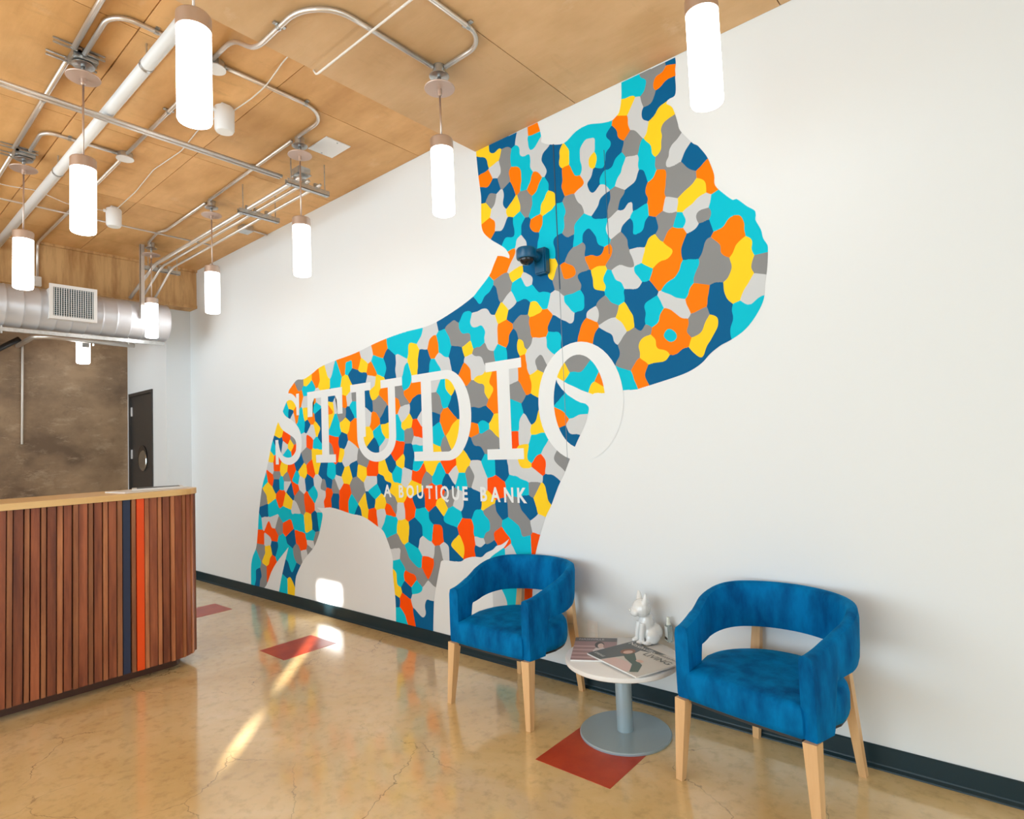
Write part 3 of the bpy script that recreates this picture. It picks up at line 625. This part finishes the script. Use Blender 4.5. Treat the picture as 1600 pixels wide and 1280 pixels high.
# clamps on the two grey boxes of the near row
# lamp under the duct
t = tag(empty('pendant_lamp', (-8.45, 2.105, 3.80)), 'small lit cylinder lamp hanging below the round duct', 'lamp', 'cylinder pendant lamps')
bm = BM(); tube(bm, [(0, 0, 0), (0, 0, -.8)], .006, 8); obj('rod', bm, M_brushed, t, True)
bm = BM(); lathe(bm, [(.03, -.78), (.072, -.79), (.072, -.86)], 28); auto(obj('cap', bm, M_brushed, t))
bm = BM(); lathe(bm, [(.07, -.86), (.07, -1.13), (.06, -1.145)], 28); auto(obj('diffuser', bm, M_lamp, t))
bm = BM(); box(bm, .075, .085, -.03, .04, -.96, -.74); box(bm, .03, .085, .085, .095, -.93, -.74); obj('bracket', bm, M_galv, t)

# ---------------------------------------------------------------- conduits, cables, pipes
def run(name, pts, r, m, label, cat, rad=.07, straps=(), n=10, group=None):
    o = Vector(pts[0])
    loc = [Vector(p)-o for p in pts]
    t = tag(empty(name, o), label, cat, group)
    bm = BM(); tube(bm, fillet(loc, rad) if len(loc) > 2 else loc, r, n); obj('tube', bm, m, t, True)
    for (sx, sy, sz, ax) in straps:
        bm = BM(); c = Vector((sx, sy, sz))-o
        lathe(bm, [(r*1.22, -.010), (r*1.22, .010)], 12, c, ax)
        if ax == 'X': box(bm, c.x-.01, c.x+.01, c.y-.032, c.y+.032, c.z+r*.6, c.z+r*1.15)
        else: box(bm, c.x-.032, c.x+.032, c.y-.01, c.y+.01, c.z+r*.6, c.z+r*1.15)
        obj('strap', bm, M_galv, t)
    return t
ZC = Z1-.016; ZS = Z2-.016
def cnd(pts, label, straps=(), r=.0125, rad=.10, **k): return run('conduit', pts, r, M_conduit, label, 'conduit', rad, straps, group='ceiling conduits', **k)
cnd([(-2.9, .89, ZC), (-3.80, .905, ZC)], 'straight steel conduit entering the nearest grey box from the top edge', r=.014)
cnd([(-3.94, .91, ZC), (-5.36, .92, ZC)], 'straight steel conduit between the two grey lamp boxes at left', [(-4.5, .915, ZC, 'X')], r=.014)
cnd([(-5.48, .93, ZC), (-7.5, .94, ZC)], 'straight steel conduit leaving the lamp box at the left edge')
cnd([(-3.80, .955, ZC-.012), (-3.42, .955, ZC), (-3.345, 1.02, ZC), (-3.345, 1.44, ZC)], 'steel conduit bending from the nearest grey box to a junction box', [(-3.345, 1.16, ZC, 'Y')], rad=.2)
cnd([(-5.30, 1.00, ZC-.012), (-5.0, 1.0, ZC), (-4.94, 1.04, ZC), (-4.94, 1.45, ZC)], 'steel conduit bending from the left edge lamp box to a round box', [(-4.94, 1.15, ZC, 'Y')], rad=.2)
cnd([(-3.46, 1.492, ZC), (-4.89, 1.493, ZC)], 'straight steel conduit joining the two round junction boxes', [(-4.1, 1.4925, ZC, 'X')])
cnd([(-4.99, 1.493, ZC), (-7.55, 1.494, ZC), (-7.588, 1.494, ZC-.04), (-7.588, 1.494, 3.40)], 'steel conduit running to the beam and down its face', rad=.05)
cnd([(-3.385, 1.535, ZC), (-3.385, 2.12, ZC), (-3.50, 2.24, ZC), (-3.79, 2.24, ZC)], 'steel conduit curving to the lamp over the conduit rack', [(-3.385, 2.06, ZC, 'Y')], rad=.13)
cnd([(-3.36, 1.46, ZC), (-3.12, 1.46, ZC), (-2.86, 1.46, Z2-.016), (-2.45, 1.46, ZS), (-2.31, 1.58, ZS), (-2.305, 2.185, ZS)], 'steel conduit stepping down onto the lower slab toward the dog ear lamp', [(-2.62, 1.46, ZS, 'X')], rad=.10)
cnd([(-2.255, 2.235, ZS), (-2.02, 2.235, ZS), (-1.94, 2.15, ZS), (-1.935, .6, ZS)], 'steel conduit hooking from the dog ear lamp to the top edge', [(-1.94, 2.09, ZS, 'Y')], rad=.10)
cnd([(-3.88, 2.24, ZC), (-5.32, 2.265, ZC)], 'straight steel conduit between lamps above the rack', [(-4.45, 2.25, ZC, 'X')])
cnd([(-5.42, 2.27, ZC), (-6.35, 2.275, ZC), (-6.43, 2.23, ZC-.01), (-6.83, 2.28, ZC)], 'kinked steel conduit reaching the lamp by the duct', rad=.05)
cnd([(-6.40, -.5, ZC-.03), (-6.405, 2.73, ZC-.03)], 'thin steel conduit crossing the far ceiling toward the wall', r=.009)
cnd([(-4.12, -.8, 3.60), (-4.12, 2.293, 3.60)], 'long paired steel conduit crossing below the white pipe', r=.013)
cnd([(-4.155, -.8, 3.597), (-4.155, 2.293, 3.597)], 'second pipe of the pair crossing below the white pipe', r=.010)
# white pipe with hanger
t = run('sprinkler_pipe', [(-2.84, 1.165, 3.655), (-7.58, 1.165, 3.655)], .034, M_whitemetal, 'thick white painted pipe running under the high ceiling', 'pipe', n=16)
for x in (-3.50, -5.3):
    bm = BM(); tube(bm, [(x+2.84, 0, .03), (x+2.84, 0, .125)], .005, 6); lathe(bm, [(.038, x+2.83), (.038, x+2.85)], 16, (0, 0, 0), 'X'); obj('hanger', bm, M_galv, t)
# conduit rack: three pipes on strut channels
ZR = 3.55
rk = tag(empty('pipe_rack', (-4.02, 2.33, ZR)), 'rack of three steel pipes on strut channels beside the mural wall', 'pipe rack')
for (y, r, dy) in ((.055, .018, -.05), (.13, .013, -.02), (.23, .012, 0)):
    bm = BM(); tube(bm, fillet([(0, y, .035), (-2.96, y, .035), (-3.18, y+dy-.12, -.322)], .08), r, 10); obj('pipe', bm, M_conduit, rk, True)
for x in (-.05, -.83, -3.01):
    bm = BM(); box(bm, x-.02, x+.02, -.03, .33, -.02, -.016); box(bm, x-.02, x-.016, -.03, .33, -.02, .02); box(bm, x+.016, x+.02, -.03, .33, -.02, .02)
    ch_ = obj('strut_channel', bm, M_galv, rk)
    for yy in (.01, .30):
        bm = BM(); tube(bm, [(x, yy, -.03), (x, yy, Z1-ZR)], .0045, 6); obj('threaded_rod', bm, M_galv, ch_)
    for yy in (.055, .13, .23):
        bm = BM(); box(bm, x-.012, x+.012, yy-.026, yy+.026, .015, .058, .003); obj('clamp', bm, M_galv, ch_)
zp = Z1-ZR
bm = BM(); x, y = -2.985, -.06
box(bm, x-.02, x+.02, y-.02, y-.016, -.57, zp); box(bm, x-.02, x-.016, y-.02, y+.02, -.57, zp); box(bm, x+.016, x+.02, y-.02, y+.02, -.57, zp)
obj('strut_post', bm, M_conduit, rk)
# junction boxes
def jbox(x, y, z, label, square=False):
    t = tag(empty('junction_box', (x, y, z)), label, 'junction box', 'ceiling junction boxes')
    bm = BM()
    if square: box(bm, -.06, .06, -.05, .05, -.05, 0, .004)
    else: lathe(bm, [(.052, 0), (.052, -.04)], 8)
    obj('body', bm, M_galv, t)
    bm = BM()
    if square: box(bm, -.065, .065, -.055, .055, -.056, -.05)
    else: lathe(bm, [(.058, -.04), (.058, -.046)], 24)
    obj('lid', bm, M_galv if square else M_whitemetal, t)
jbox(-3.40, 1.49, Z1, 'round junction box with pale lid by the large top left lamp')
jbox(-4.94, 1.493, Z1, 'round junction box with pale lid between the left lamps')
jbox(-5.76, 2.80, Z1, 'square grey junction box near the wall behind the rack', True)
cnd([(-5.78, 2.86, ZC), (-5.80, 3.05, ZC)], 'short conduit stub from square box to mural wall', r=.009)
jbox(-4.07, 2.42, ZR+.13, 'small grey box sitting on the near rack strut', True)
# clamped straps beside the grey lamp boxes
for x, y, lab in ((-3.87, .93, 'beam clamp bars around the nearest grey lamp box'), (-5.42, .935, 'beam clamp bars around the lamp box at the left edge')):
    t = tag(empty('clamp_bars', (x, y, Z1)), lab, 'bracket', 'lamp box clamps')
    for dx, dy in ((.075, .0), (-.075, .0)):
        bm = BM(); box(bm, dx-.006, dx+.006, -.12, .12, -.03, -.02); box(bm, dx-.006, dx+.006, -.12, .12, -.006, 0); box(bm, dx-.006, dx+.006, -.01, .01, -.03, 0); obj('bar', bm, M_galv, t)
# white ceiling devices and cables
def device(x, y, z, label):
    t = tag(empty('ceiling_sensor', (x, y, z)), label, 'sensor', 'white ceiling devices')
    bm = BM(); lathe(bm, [(.058, -.02), (.062, -.03), (.06, -.165), (.052, -.18)], 20); auto(obj('body', bm, M_whitemetal, t))
    bm = BM(); box(bm, -.03, .03, -.03, .03, -.022, 0, .003); tube(bm, [(.0, -.08, -.05), (.0, -.05, -.05)], .014, 8); obj('mount', bm, M_whitemetal, t)
    bm = BM(); lathe(bm, [(.048, -.182), (.048, -.178)], 20); obj('grille', bm, M_paper, t)
device(-3.80, 1.72, Z1, 'white cylindrical speaker on the ceiling beside the large top left lamp')
device(-6.10, 1.752, Z1, 'white cylindrical speaker on the far ceiling above the duct grille')
def cable(pts, label, r=.004): return run('cable', pts, r, M_cable, label, 'cable', .05, n=6, group='white ceiling cables')
ZK = Z1-.006
cable([(-3.86, 1.72, ZK-.03), (-4.18, 1.721, ZK), (-4.6, 1.76, ZK), (-5.06, 1.728, ZK), (-5.6, 1.77, ZK), (-6.02, 1.755, ZK-.03)], 'thin white cable linking the two ceiling speakers')
cable([(-3.77, 1.76, ZK-.03), (-3.60, 1.80, ZK), (-3.43, 1.777, Z1-.034), (-3.33, 1.772, Z1-.034), (-3.1, 1.75, ZK), (-2.83, 1.74, ZK)], 'thin white cable from near speaker to the slab edge')
cable([(-2.815, 1.767, Z2-.004), (-2.79, 1.767, Z2-.040), (-1.2, 1.76, Z2-.040), (-1.17, 1.76, Z2-.004)], 'thin white cable along the lower slab to the top edge', .006)
cable([(-6.14, 1.70, ZK-.03), (-6.18, 1.55, Z1-.034), (-6.2, 1.43, Z1-.034), (-6.12, 1.2, ZK), (-6.1, 1.0, Z1-.034), (-6.07, .87, Z1-.034), (-5.9, .4, ZK)], 'thin white cable from far speaker toward the left edge')
t = tag(empty('ceiling_plate', (-3.79, 2.497, Z1)), 'square white blank plate on the ceiling above the rack', 'plate')
bm = BM(); box(bm, -.125, .125, -.105, .105, -.008, 0, .003); obj('plate', bm, M_whitemetal, t)
for dx in (-.105, .105):
    bm = BM(); lathe(bm, [(.006, -.012), (.006, -.008)], 8, (dx, 0, 0)); obj('screw', bm, M_galv, t)

# ---------------------------------------------------------------- spiral duct
DXc, DZc, DR = -7.25, 3.005, .205
t = tag(empty('duct', (DXc, 2.56, DZc)), 'round silver spiral duct across the far end', 'duct')
bm = BM(); prof = []; y = -4.2
while y < -.05:
    prof += [(DR, y), (DR, y+.105), (DR+.004, y+.110), (DR+.004, y+.118), (DR, y+.123)]
    y += .128
prof += [(DR, 0), (DR-.01, .004)]
lathe(bm, prof, 40, (0, 0, 0), 'Y'); auto(obj('pipe', bm, M_duct, t), 50)
bm = BM(); lathe(bm, [(DR-.02, .002), (DR-.02, .010)], 40, (0, 0, 0), 'Y'); obj('end_cap', bm, M_duct, t)
RW, RH = .195, .17
bm = BM()
for a in ((-RW, RW, RH-.03, RH), (-RW, RW, -RH, -RH+.03), (-RW, -RW+.03, -RH+.03, RH-.03), (RW-.03, RW, -RH+.03, RH-.03)):
    box(bm, .245, .262, a[0], a[1], a[2], a[3])
box(bm, 0, .243, -RW+.012, RW-.012, -RH+.01, RH-.03)
g = obj('air_register', bm, M_whitemetal, t); g.location = (.02, 1.66-2.56, .04)
g['label'] = 'white air register box with dark louvred grille'
bm = BM(); box(bm, .243, .247, -RW+.03, RW-.03, -RH+.03, RH-.03); obj('dark_cavity', bm, mat('register_cavity', (.02, .06, .075), .6), g)
for i in range(17):
    yy = -RW+.03+(i+.5)*(2*RW-.06)/17
    bm = BM(); box(bm, .248, .258, yy-.0024, yy+.0024, -RH+.03, RH-.03); obj('blade', bm, M_whitemetal, g)
bm = BM()
for i in range(14):
    zz = -RH+.03+(i+.5)*(2*RH-.06)/14
    box(bm, .2475, .250, -RW+.03, RW-.03, zz-.0012, zz+.0012)
tag(obj('cross_bars', bm, M_whitemetal, g), kind='stuff')
t = tag(empty('duct_rail', (DXc+.05, 2.55, 2.765)), 'long grey strut rail under the round duct', 'bracket')
bm = BM(); box(bm, -.02, .02, -4.2, 0, -.02, .016); obj('rail', bm, M_galv, t)
for yy in (-.35, -1.4):
    bm = BM(); tube(bm, [(0, yy, -.04), (0, yy, .035)], .008, 8); obj('bolt', bm, M_galv, t)
run('sprinkler_branch', [(XL+.0, 1.62, 2.92), (-8.4, 1.62, 2.92), (-8.3, 1.75, 2.92), (-8.3, 2.60, 2.90)], .028, M_conduit, 'short horizontal pipe behind the duct near the small lamp', 'pipe', .06, n=14)
run('black_brace', [(-8.75, 1.14, 2.63), (-8.75, 1.56, 2.94)], .03, M_black, 'black diagonal brace pipe below the duct at left edge', 'pipe', n=12)
run('hanging_cord', [(XL+.02, 1.659, 2.98), (XL+.02, 1.659, 1.72)], .012, M_cable, 'pale vertical cord hanging on the brown concrete wall', 'cord', n=8)
t = tag(empty('beam_box', (-7.588, 1.494, 3.40)), 'small white box at the foot of beam conduit', 'box')
bm = BM(); box(bm, -.01, .035, -.03, .03, -.09, .01, .004); obj('body', bm, M_cable, t)

# ---------------------------------------------------------------- reception counter
CX, CY1, CY0 = -4.585, 1.875, -.75
RC = .19
ct = tag(empty('reception_counter', (CX, 0, 0)), 'walnut slatted reception counter with navy and orange stripes', 'counter')
def plan(off):
    """front edge outline with rounded far corner, offset outward"""
    pts = [(off, CY0)]
    for i in range(9):
        a = PI/2*i/8
        pts.append((-RC+(RC+off)*math.cos(a), CY1-RC+(RC+off)*math.sin(a)))
    pts.append((-.62, CY1+off)); pts.append((-.62, CY0))
    return pts
bm = BM(); prism(bm, plan(-.030), .07, 1.218); obj('carcass', bm, M_body, ct)
bm = BM(); prism(bm, plan(-.10), 0, .07); obj('toe_kick', bm, mat('toe_kick_wood', (.10, .035, .018), .4), ct)
bm = BM(); prism(bm, plan(.018), 1.22, 1.26); tp = obj('counter_top', bm, M_maple, ct)
# slats: walk along the outline
path = []
sl = 0
L1 = CY1-RC-CY0
def at_path(s):
    if s < L1: return (0, CY0+s), 0
    a = (s-L1)/RC
    if a < PI/2: return (-RC+RC*math.cos(a), CY1-RC+RC*math.sin(a)), a
    return (-RC-(s-L1-RC*PI/2), CY1), PI/2
total = L1+RC*PI/2+.40
stripe = L1-.295                # where the coloured slats sit
s = .005; k = 0; cache = {}
while s < total-.05:
    wide = (k % 2 == 0)
    wd = .046 if wide else .026
    m = M_walnut if wide else M_walnut_l
    off = .0 if wide else random.choice((.006, .004, .009))
    nm = 'slat'
    if abs(s-stripe) < .0405 and wide and 'n' not in cache: cache['n'] = 1; m = M_navyslat
    elif 'n' in cache and wide and 'r' not in cache: cache['r'] = 1; m = M_redslat; off = .008
    (x, y), a = at_path(s+wd/2)
    key = (wide, off)
    if key not in cache:
        bm = BM(); box(bm, -.032, off, -wd/2, wd/2, .072, 1.219, .0015)
        me = bpy.data.meshes.new('slat'); bmesh.ops.recalc_face_normals(bm, faces=bm.faces); bm.to_mesh(me); bm.free(); me.materials.append(m); cache[key] = me
    o = bpy.data.objects.new(nm, cache[key]); COL.objects.link(o); o.parent = ct
    o.location = (x, y, 0); o.rotation_euler = (0, 0, a)
    o.material_slots[0].link = 'OBJECT'; o.material_slots[0].material = m
    o.scale = (1, random.uniform(.86, 1.06), 1)
    s += wd+.0045; k += 1
# papers on the counter top
for i, (x, y, rz, sx, sy, lab) in enumerate(((-4.80, 1.58, .12, .30, .42, 'loose printed sheets lying on the counter top'), (-4.83, 1.66, -.3, .24, .32, 'dark covered booklet lying on sheets on the counter'))):
    t = tag(empty('paper', (x, y, 1.2605+i*.0095), rz), lab, 'paper')
    bm = BM(); box(bm, -sx/2, sx/2, -sy/2, sy/2, 0, .009); obj('sheets', bm, M_paper, t)
    if i:
        bm = BM(); box(bm, -sx/2+.02, sx/2-.02, -sy/2+.03, sy/2-.02, .0091, .0098); obj('printed_cover', bm, mat('dark_print', (.06, .06, .055), .4), t)

# ---------------------------------------------------------------- chairs
def chair_meshes():
    out = {}
    # upholstered band: U-shaped plan path, height profile along it
    pts = []
    N1, N2 = 16, 40
    for i in range(N1): pts.append((-.270-.040*(i/N1), -.262+.262*i/N1))
    for i in range(N2+1):
        a = PI-PI*i/N2; pts.append((.31*math.cos(a), .272*math.sin(a)))
    for i in range(1, N1+1): pts.append((.31-.040*(i/N1), -.262*i/N1))
    P = [Vector((a, b)) for a, b in pts]
    def ss(a, b, x):
        t = max(0, min(1, (x-a)/(b-a))); return t*t*(3-2*t)
    bm = BM(); rings = []
    n = len(P)
    for i, p in enumerate(P):
        t = (P[min(i+1, n-1)]-P[max(i-1, 0)]).normalized(); nn = Vector((-t.y, t.x))   # outward is -nn... fixed below
        outw = nn if nn.dot(p) > 0 else -nn
        y = p.y
        zt = .655+.118*ss(-.27, .20, y)
        if y < -.135: zb = .345
        else:
            zb = .345+.19*min(1, math.sqrt(max(0, 1-(1-min(1, (y+.135)/.035))**2))) + .03*ss(-.1, .2, y)
        th = .060 if y < -.1 else .052
        lean = .035*ss(-.1, .25, y)
        ring = []
        h = zt-zb
        sec = [(-.5, .0+.02), (-.42, 0), (.42, 0), (.5, .02), (.52, .3*h), (.5, h-.035), (.40, h-.008), (.15, h), (-.15, h), (-.40, h-.008), (-.5, h-.035), (-.52, .3*h)]
        for u_, v_ in sec:
            q = p + outw*(u_*th + lean*(v_+zb-.35)/.42*1.0)
            ring.append(bm.verts.new((q.x, q.y, zb+v_)))
        rings.append(ring)
    for a, b in zip(rings, rings[1:]):
        for k in range(len(a)): bm.faces.new((a[k], a[(k+1) % len(a)], b[(k+1) % len(a)], b[k]))
    bm.faces.new(rings[0][::-1]); bm.faces.new(rings[-1])
    out['backrest'] = bm
    # seat
    plan_ = []
    for i in range(9): plan_.append((-.25+.5*i/8, -.272-.006*math.sin(PI*i/8)))
    plan_ += [(.285, -.12), (.305, -.03)]
    for i in range(25):
        a = PI*i/24; plan_.append((.302*math.cos(a), .0+.268*math.sin(a)))
    plan_ += [(-.305, -.03), (-.285, -.12)]
    bm = BM(); rings = []
    for z, sc_ in ((.338, .93), (.346, .975), (.37, .995), (.42, 1.0), (.448, .985), (.464, .95), (.473, .86), (.479, .65), (.482, .35)):
        rings.append([bm.verts.new((x*sc_, (y+.01)*sc_-.01, z)) for x, y in plan_])
    for a, b in zip(rings, rings[1:]):
        for k in range(len(a)): bm.faces.new((a[k], a[(k+1) % len(a)], b[(k+1) % len(a)], b[k]))
    bm.faces.new(rings[0][::-1]); bm.faces.new(rings[-1])
    out['seat'] = bm
    bm = BM(); prism(bm, [(x*.95, y*.95) for x, y in plan_], .330, .345); out['seat_base'] = bm
    return out
def make_chair(loc, rz, label):
    t = tag(empty('armchair', loc, rz), label, 'chair', 'blue velvet armchairs')
    ms = chair_meshes()
    auto(obj('seat', ms['seat'], M_velvet, t), 60)
    auto(obj('backrest', ms['backrest'], M_velvet, t), 45)
    obj('seat_base', ms['seat_base'], M_black, t)
    for sx in (-1, 1):
        bm = BM(); bar(bm, (sx*.276, -.258, .345), (sx*.293, -.285, 0), .052, .055, .030, .032); obj('leg', bm, M_wood, t)
    for sx in (-1, 1):
        bm = BM(); bar(bm, (sx*.205, .262, .40), (sx*.24, .285, 0), .046, .036, .030, .026); bar(bm, (sx*.19, .272, .60), (sx*.205, .262, .40), .040, .026, .046, .036); obj('leg', bm, M_wood, t)
    return t
make_chair((-2.305, 2.722, 0), 0, 'blue velvet armchair with beech legs left of the round table, before the mural')
make_chair((-.868, 2.715, 0), math.radians(-9.5), 'blue velvet armchair with beech legs right of the round table, before bare wall')

# ---------------------------------------------------------------- side table and what stands on it
TZ = .385
t = tag(empty('side_table', (-1.6, 2.70, 0)), 'low round white side table on a grey metal pedestal', 'table')
bm = BM(); lathe(bm, [(.228, .0), (.230, .003), (.230, .010), (.226, .014), (.05, .018)], 56); auto(obj('base', bm, M_steelblue, t))
bm = BM(); lathe(bm, [(.041, .016), (.041, TZ-.03)], 32); auto(obj('column', bm, M_steelblue, t))
bm = BM(); lathe(bm, [(.10, TZ-.032), (.10, TZ-.026)], 32); obj('mounting_plate', bm, M_steelblue, t)
bm = BM(); lathe(bm, [(.282, TZ-.026), (.288, TZ-.022), (.290, TZ-.012), (.288, TZ-.002), (.284, TZ)], 64); auto(obj('table_top', bm, M_tabletop, t))
def on_z(x, y, z):
    d = ray(x, y); return EYE + d*((z-1.5)/d.z)
def magazine(corners, z, label, th):
    """corners: traced on the table plane, spine first; returns root and local frame"""
    P = [on_z(a, b, z) for a, b in corners]
    c = sum(P, Vector())/4
    ux = ((P[1]-P[0])+(P[2]-P[3])).normalized(); uy = Vector((-ux.y, ux.x, 0))
    wdt = ((P[1]-P[0]).length+(P[2]-P[3]).length)/2; hgt = ((P[3]-P[0]).length+(P[2]-P[1]).length)/2
    t = tag(empty('magazine', (c.x, c.y, z), math.atan2(ux.y, ux.x)), label, 'magazine', 'magazines on the side table')
    bm = BM(); box(bm, -wdt/2, wdt/2, -hgt/2, hgt/2, 0, th); obj('pages', bm, M_paper, t)
    return t, wdt, hgt
def printed(par, z, polys, col, name):
    bm = BM()
    for poly in polys: bm.faces.new([bm.verts.new((x, y, z)) for x, y in poly])
    bmesh.ops.triangulate(bm, faces=bm.faces[:])
    for f in bm.faces:
        f.normal_update()
        if f.normal.z < 0: f.normal_flip()
    me = bpy.data.meshes.new(name); bm.to_mesh(me); bm.free()
    return link(name, me, mat('print_'+name, col, .35), par)
def oval(cx, cy, rx, ry, n=18, rot=0):
    return [(cx+rx*math.cos(2*PI*i/n)*math.cos(rot)-ry*math.sin(2*PI*i/n)*math.sin(rot), cy+rx*math.cos(2*PI*i/n)*math.sin(rot)+ry*math.sin(2*PI*i/n)*math.cos(rot)) for i in range(n)]
def print_text(par, txt, x, y, width, height, z, col, name):
    tm = text_mesh(txt, 1)
    xs_ = [v.co.x for v in tm.vertices]; ys_ = [v.co.y for v in tm.vertices]
    for v in tm.vertices:
        v.co = (x+(v.co.x-min(xs_))/(max(xs_)-min(xs_))*width, y+(v.co.y-min(ys_))/(max(ys_)-min(ys_))*height, z)
    tm.materials.clear(); tm.materials.append(mat('ink_'+name, col, .35))
    return link(name, tm, None, par)
# left magazine (bottom-left, bottom-right, top-right, top-left as read)
t, mw, mh = magazine([(885, 1031), (948, 1036), (977, 999), (906, 1000)], TZ+.001, 'open magazine with pinkish cover picture on the left of the table', .007)
e = .0074
printed(t, e, [[(-mw/2, -mh/2), (mw/2, -mh/2), (mw/2, mh/2), (-mw/2, mh/2)]], (.35, .22, .22), 'cover_ground')
printed(t, e+.0003, [[(-mw/2, mh*.32), (mw/2, mh*.32), (mw/2, mh/2), (-mw/2, mh/2)]], (.13, .12, .125), 'cover_header')
for i in range(4):
    printed(t, e+.0003, [[(-mw/2, -mh*.42+i*mh*.16), (mw*.05, -mh*.42+i*mh*.16), (mw*.05, -mh*.36+i*mh*.16), (-mw/2, -mh*.36+i*mh*.16)]], (.55, .38, .38), 'cover_stripe')
printed(t, e+.0006, [oval(mw*.12, -mh*.18, mw*.16, mh*.26)], (.66, .58, .58), 'cover_figure')
printed(t, e+.0008, [oval(mw*.10, mh*.16, mw*.11, mh*.15)], (.05, .04, .04), 'cover_hair')
printed(t, e+.0010, [oval(mw*.13, mh*.12, mw*.07, mh*.11)], (.68, .50, .44), 'cover_face')
print_text(t, 'NASHVILLE', -mw*.40, mh*.38, mw*.6, mh*.07, e+.0008, (.6, .58, .58), 'cover_title')
# right magazine
t, mw, mh = magazine([(935, 1028), (1006, 1065), (1058, 1034), (971, 1000)], TZ+.0095, 'home magazine with LIVING cover line on the right of the table', .007)
printed(t, e, [[(-mw/2, -mh/2), (mw/2, -mh/2), (mw/2, mh/2), (-mw/2, mh/2)]], (.62, .58, .52), 'cover_ground')
printed(t, e+.0003, [[(-mw/2, -mh/2), (-mw*.22, -mh/2), (-mw*.10, mh*.05), (-mw*.15, mh*.30), (mw*.06, mh*.40), (mw*.18, mh/2), (-mw/2, mh/2)]], (.09, .10, .10), 'cover_dark_ground')
printed(t, e+.0005, [[(-mw*.20, -mh*.5), (mw*.30, -mh*.5), (mw*.28, -mh*.32), (mw*.05, -mh*.20), (-mw*.16, -mh*.26)]], (.70, .50, .46), 'cover_skirt')
printed(t, e+.0007, [[(-mw*.25, mh*.06), (-mw*.12, mh*.14), (mw*.08, -mh*.04), (mw*.26, -mh*.12), (mw*.40, -mh*.36), (mw*.33, -mh*.46), (mw*.16, -mh*.22), (-mw*.05, -mh*.14), (-mw*.20, -mh*.04)]], (.045, .085, .055), 'cover_jacket')
printed(t, e+.0008, [oval(-mw*.22, mh*.10, mw*.09, mh*.14)], (.26, .10, .045), 'cover_hair')
printed(t, e+.0010, [oval(-mw*.20, mh*.08, mw*.055, mh*.09)], (.66, .43, .34), 'cover_face')
printed(t, e+.0010, [oval(mw*.14, -mh*.04, mw*.06, mh*.05)], (.66, .43, .34), 'cover_hand')
print_text(t, 'Nashville', -mw*.46, mh*.36, mw*.50, mh*.10, e+.0012, (.8, .8, .78), 'cover_title')
print_text(t, 'Lifestyles', mw*.06, mh*.38, mw*.38, mh*.07, e+.0012, (.05, .05, .05), 'cover_subtitle')
print_text(t, 'LIVING', -mw*.02, mh*.20, mw*.46, mh*.13, e+.0012, (.09, .09, .07), 'cover_line')
print_text(t, 'SPRING', -mw*.46, -mh*.40, mw*.2, mh*.06, e+.0012, (.75, .75, .73), 'cover_note')

# white ceramic dog
pos = on_z(1015, 1003, TZ)
t = tag(empty('dog_figurine', (pos.x, pos.y, TZ), math.radians(-38)), 'white ceramic seated dog figurine with pointed ears on the table', 'figurine')
bm = BM()
ball(bm, (0, .015, .052), .058, 1, 1.05, .92)                      # haunches
ball(bm, (0, -.012, .105), .047, .95, .85, 1.35, Matrix.Rotation(math.radians(12), 4, 'X'))  # chest
ball(bm, (0, -.038, .186), .053, 1.1, .95, .92)                  # head
ball(bm, (0, -.080, .170), .032, 1.3, .75, .78)                    # muzzle
for sx in (-1, 1):
    tube(bm, [(sx*.024, -.045, .11), (sx*.026, -.055, .05), (sx*.027, -.058, .012)], .017, 10, .015)
    ball(bm, (sx*.028, -.068, .012), .017, 1, 1.4, .75)            # front paw
    ball(bm, (sx*.048, .0, .035), .034, .7, 1.2, 1)                # thigh
    ball(bm, (sx*.052, -.035, .012), .016, 1, 1.6, .75)            # hind paw
    tube(bm, [(sx*.032, -.032, .215), (sx*.042, -.030, .245), (sx*.045, -.030, .270)], .022, 10, .006)  # ear
o = obj('body', bm, M_ceramic, t, True)
md = o.modifiers.new('fuse', 'REMESH'); md.mode = 'VOXEL'; md.voxel_size = .004; md.use_smooth_shade = True
md = o.modifiers.new('soften', 'SMOOTH'); md.factor = .5; md.iterations = 4
bm = BM()
ball(bm, (0, -.106, .180), .008, 1.3, .7, .8, seg=10); obj('nose', bm, M_ceramic, t, True)
# sanitiser bottle
pos = on_z(1046, 1003, TZ)
t = tag(empty('pump_bottle', (pos.x, pos.y, TZ), math.radians(-42)), 'small clear bottle with white cap beside the dog figurine', 'bottle')
bm = BM(); box(bm, -.024, .024, -.015, .015, .0, .092, .006); auto(obj('bottle_body', bm, M_glass, t))
bm = BM(); box(bm, -.0185, .0185, -.0165, -.0155, .012, .082); obj('front_label', bm, mat('label_white', (.82, .84, .82), .4), t)
bm = BM(); box(bm, -.0185, .0185, -.0172, -.0166, .012, .026); obj('label_band', bm, mat('label_black', (.02, .02, .02), .4), t)
bm = BM(); lathe(bm, [(.012, .090), (.012, .100), (.0095, .102), (.0095, .128), (.008, .132)], 16); auto(obj('cap', bm, mat('bottle_cap', (.82, .85, .76), .35), t))
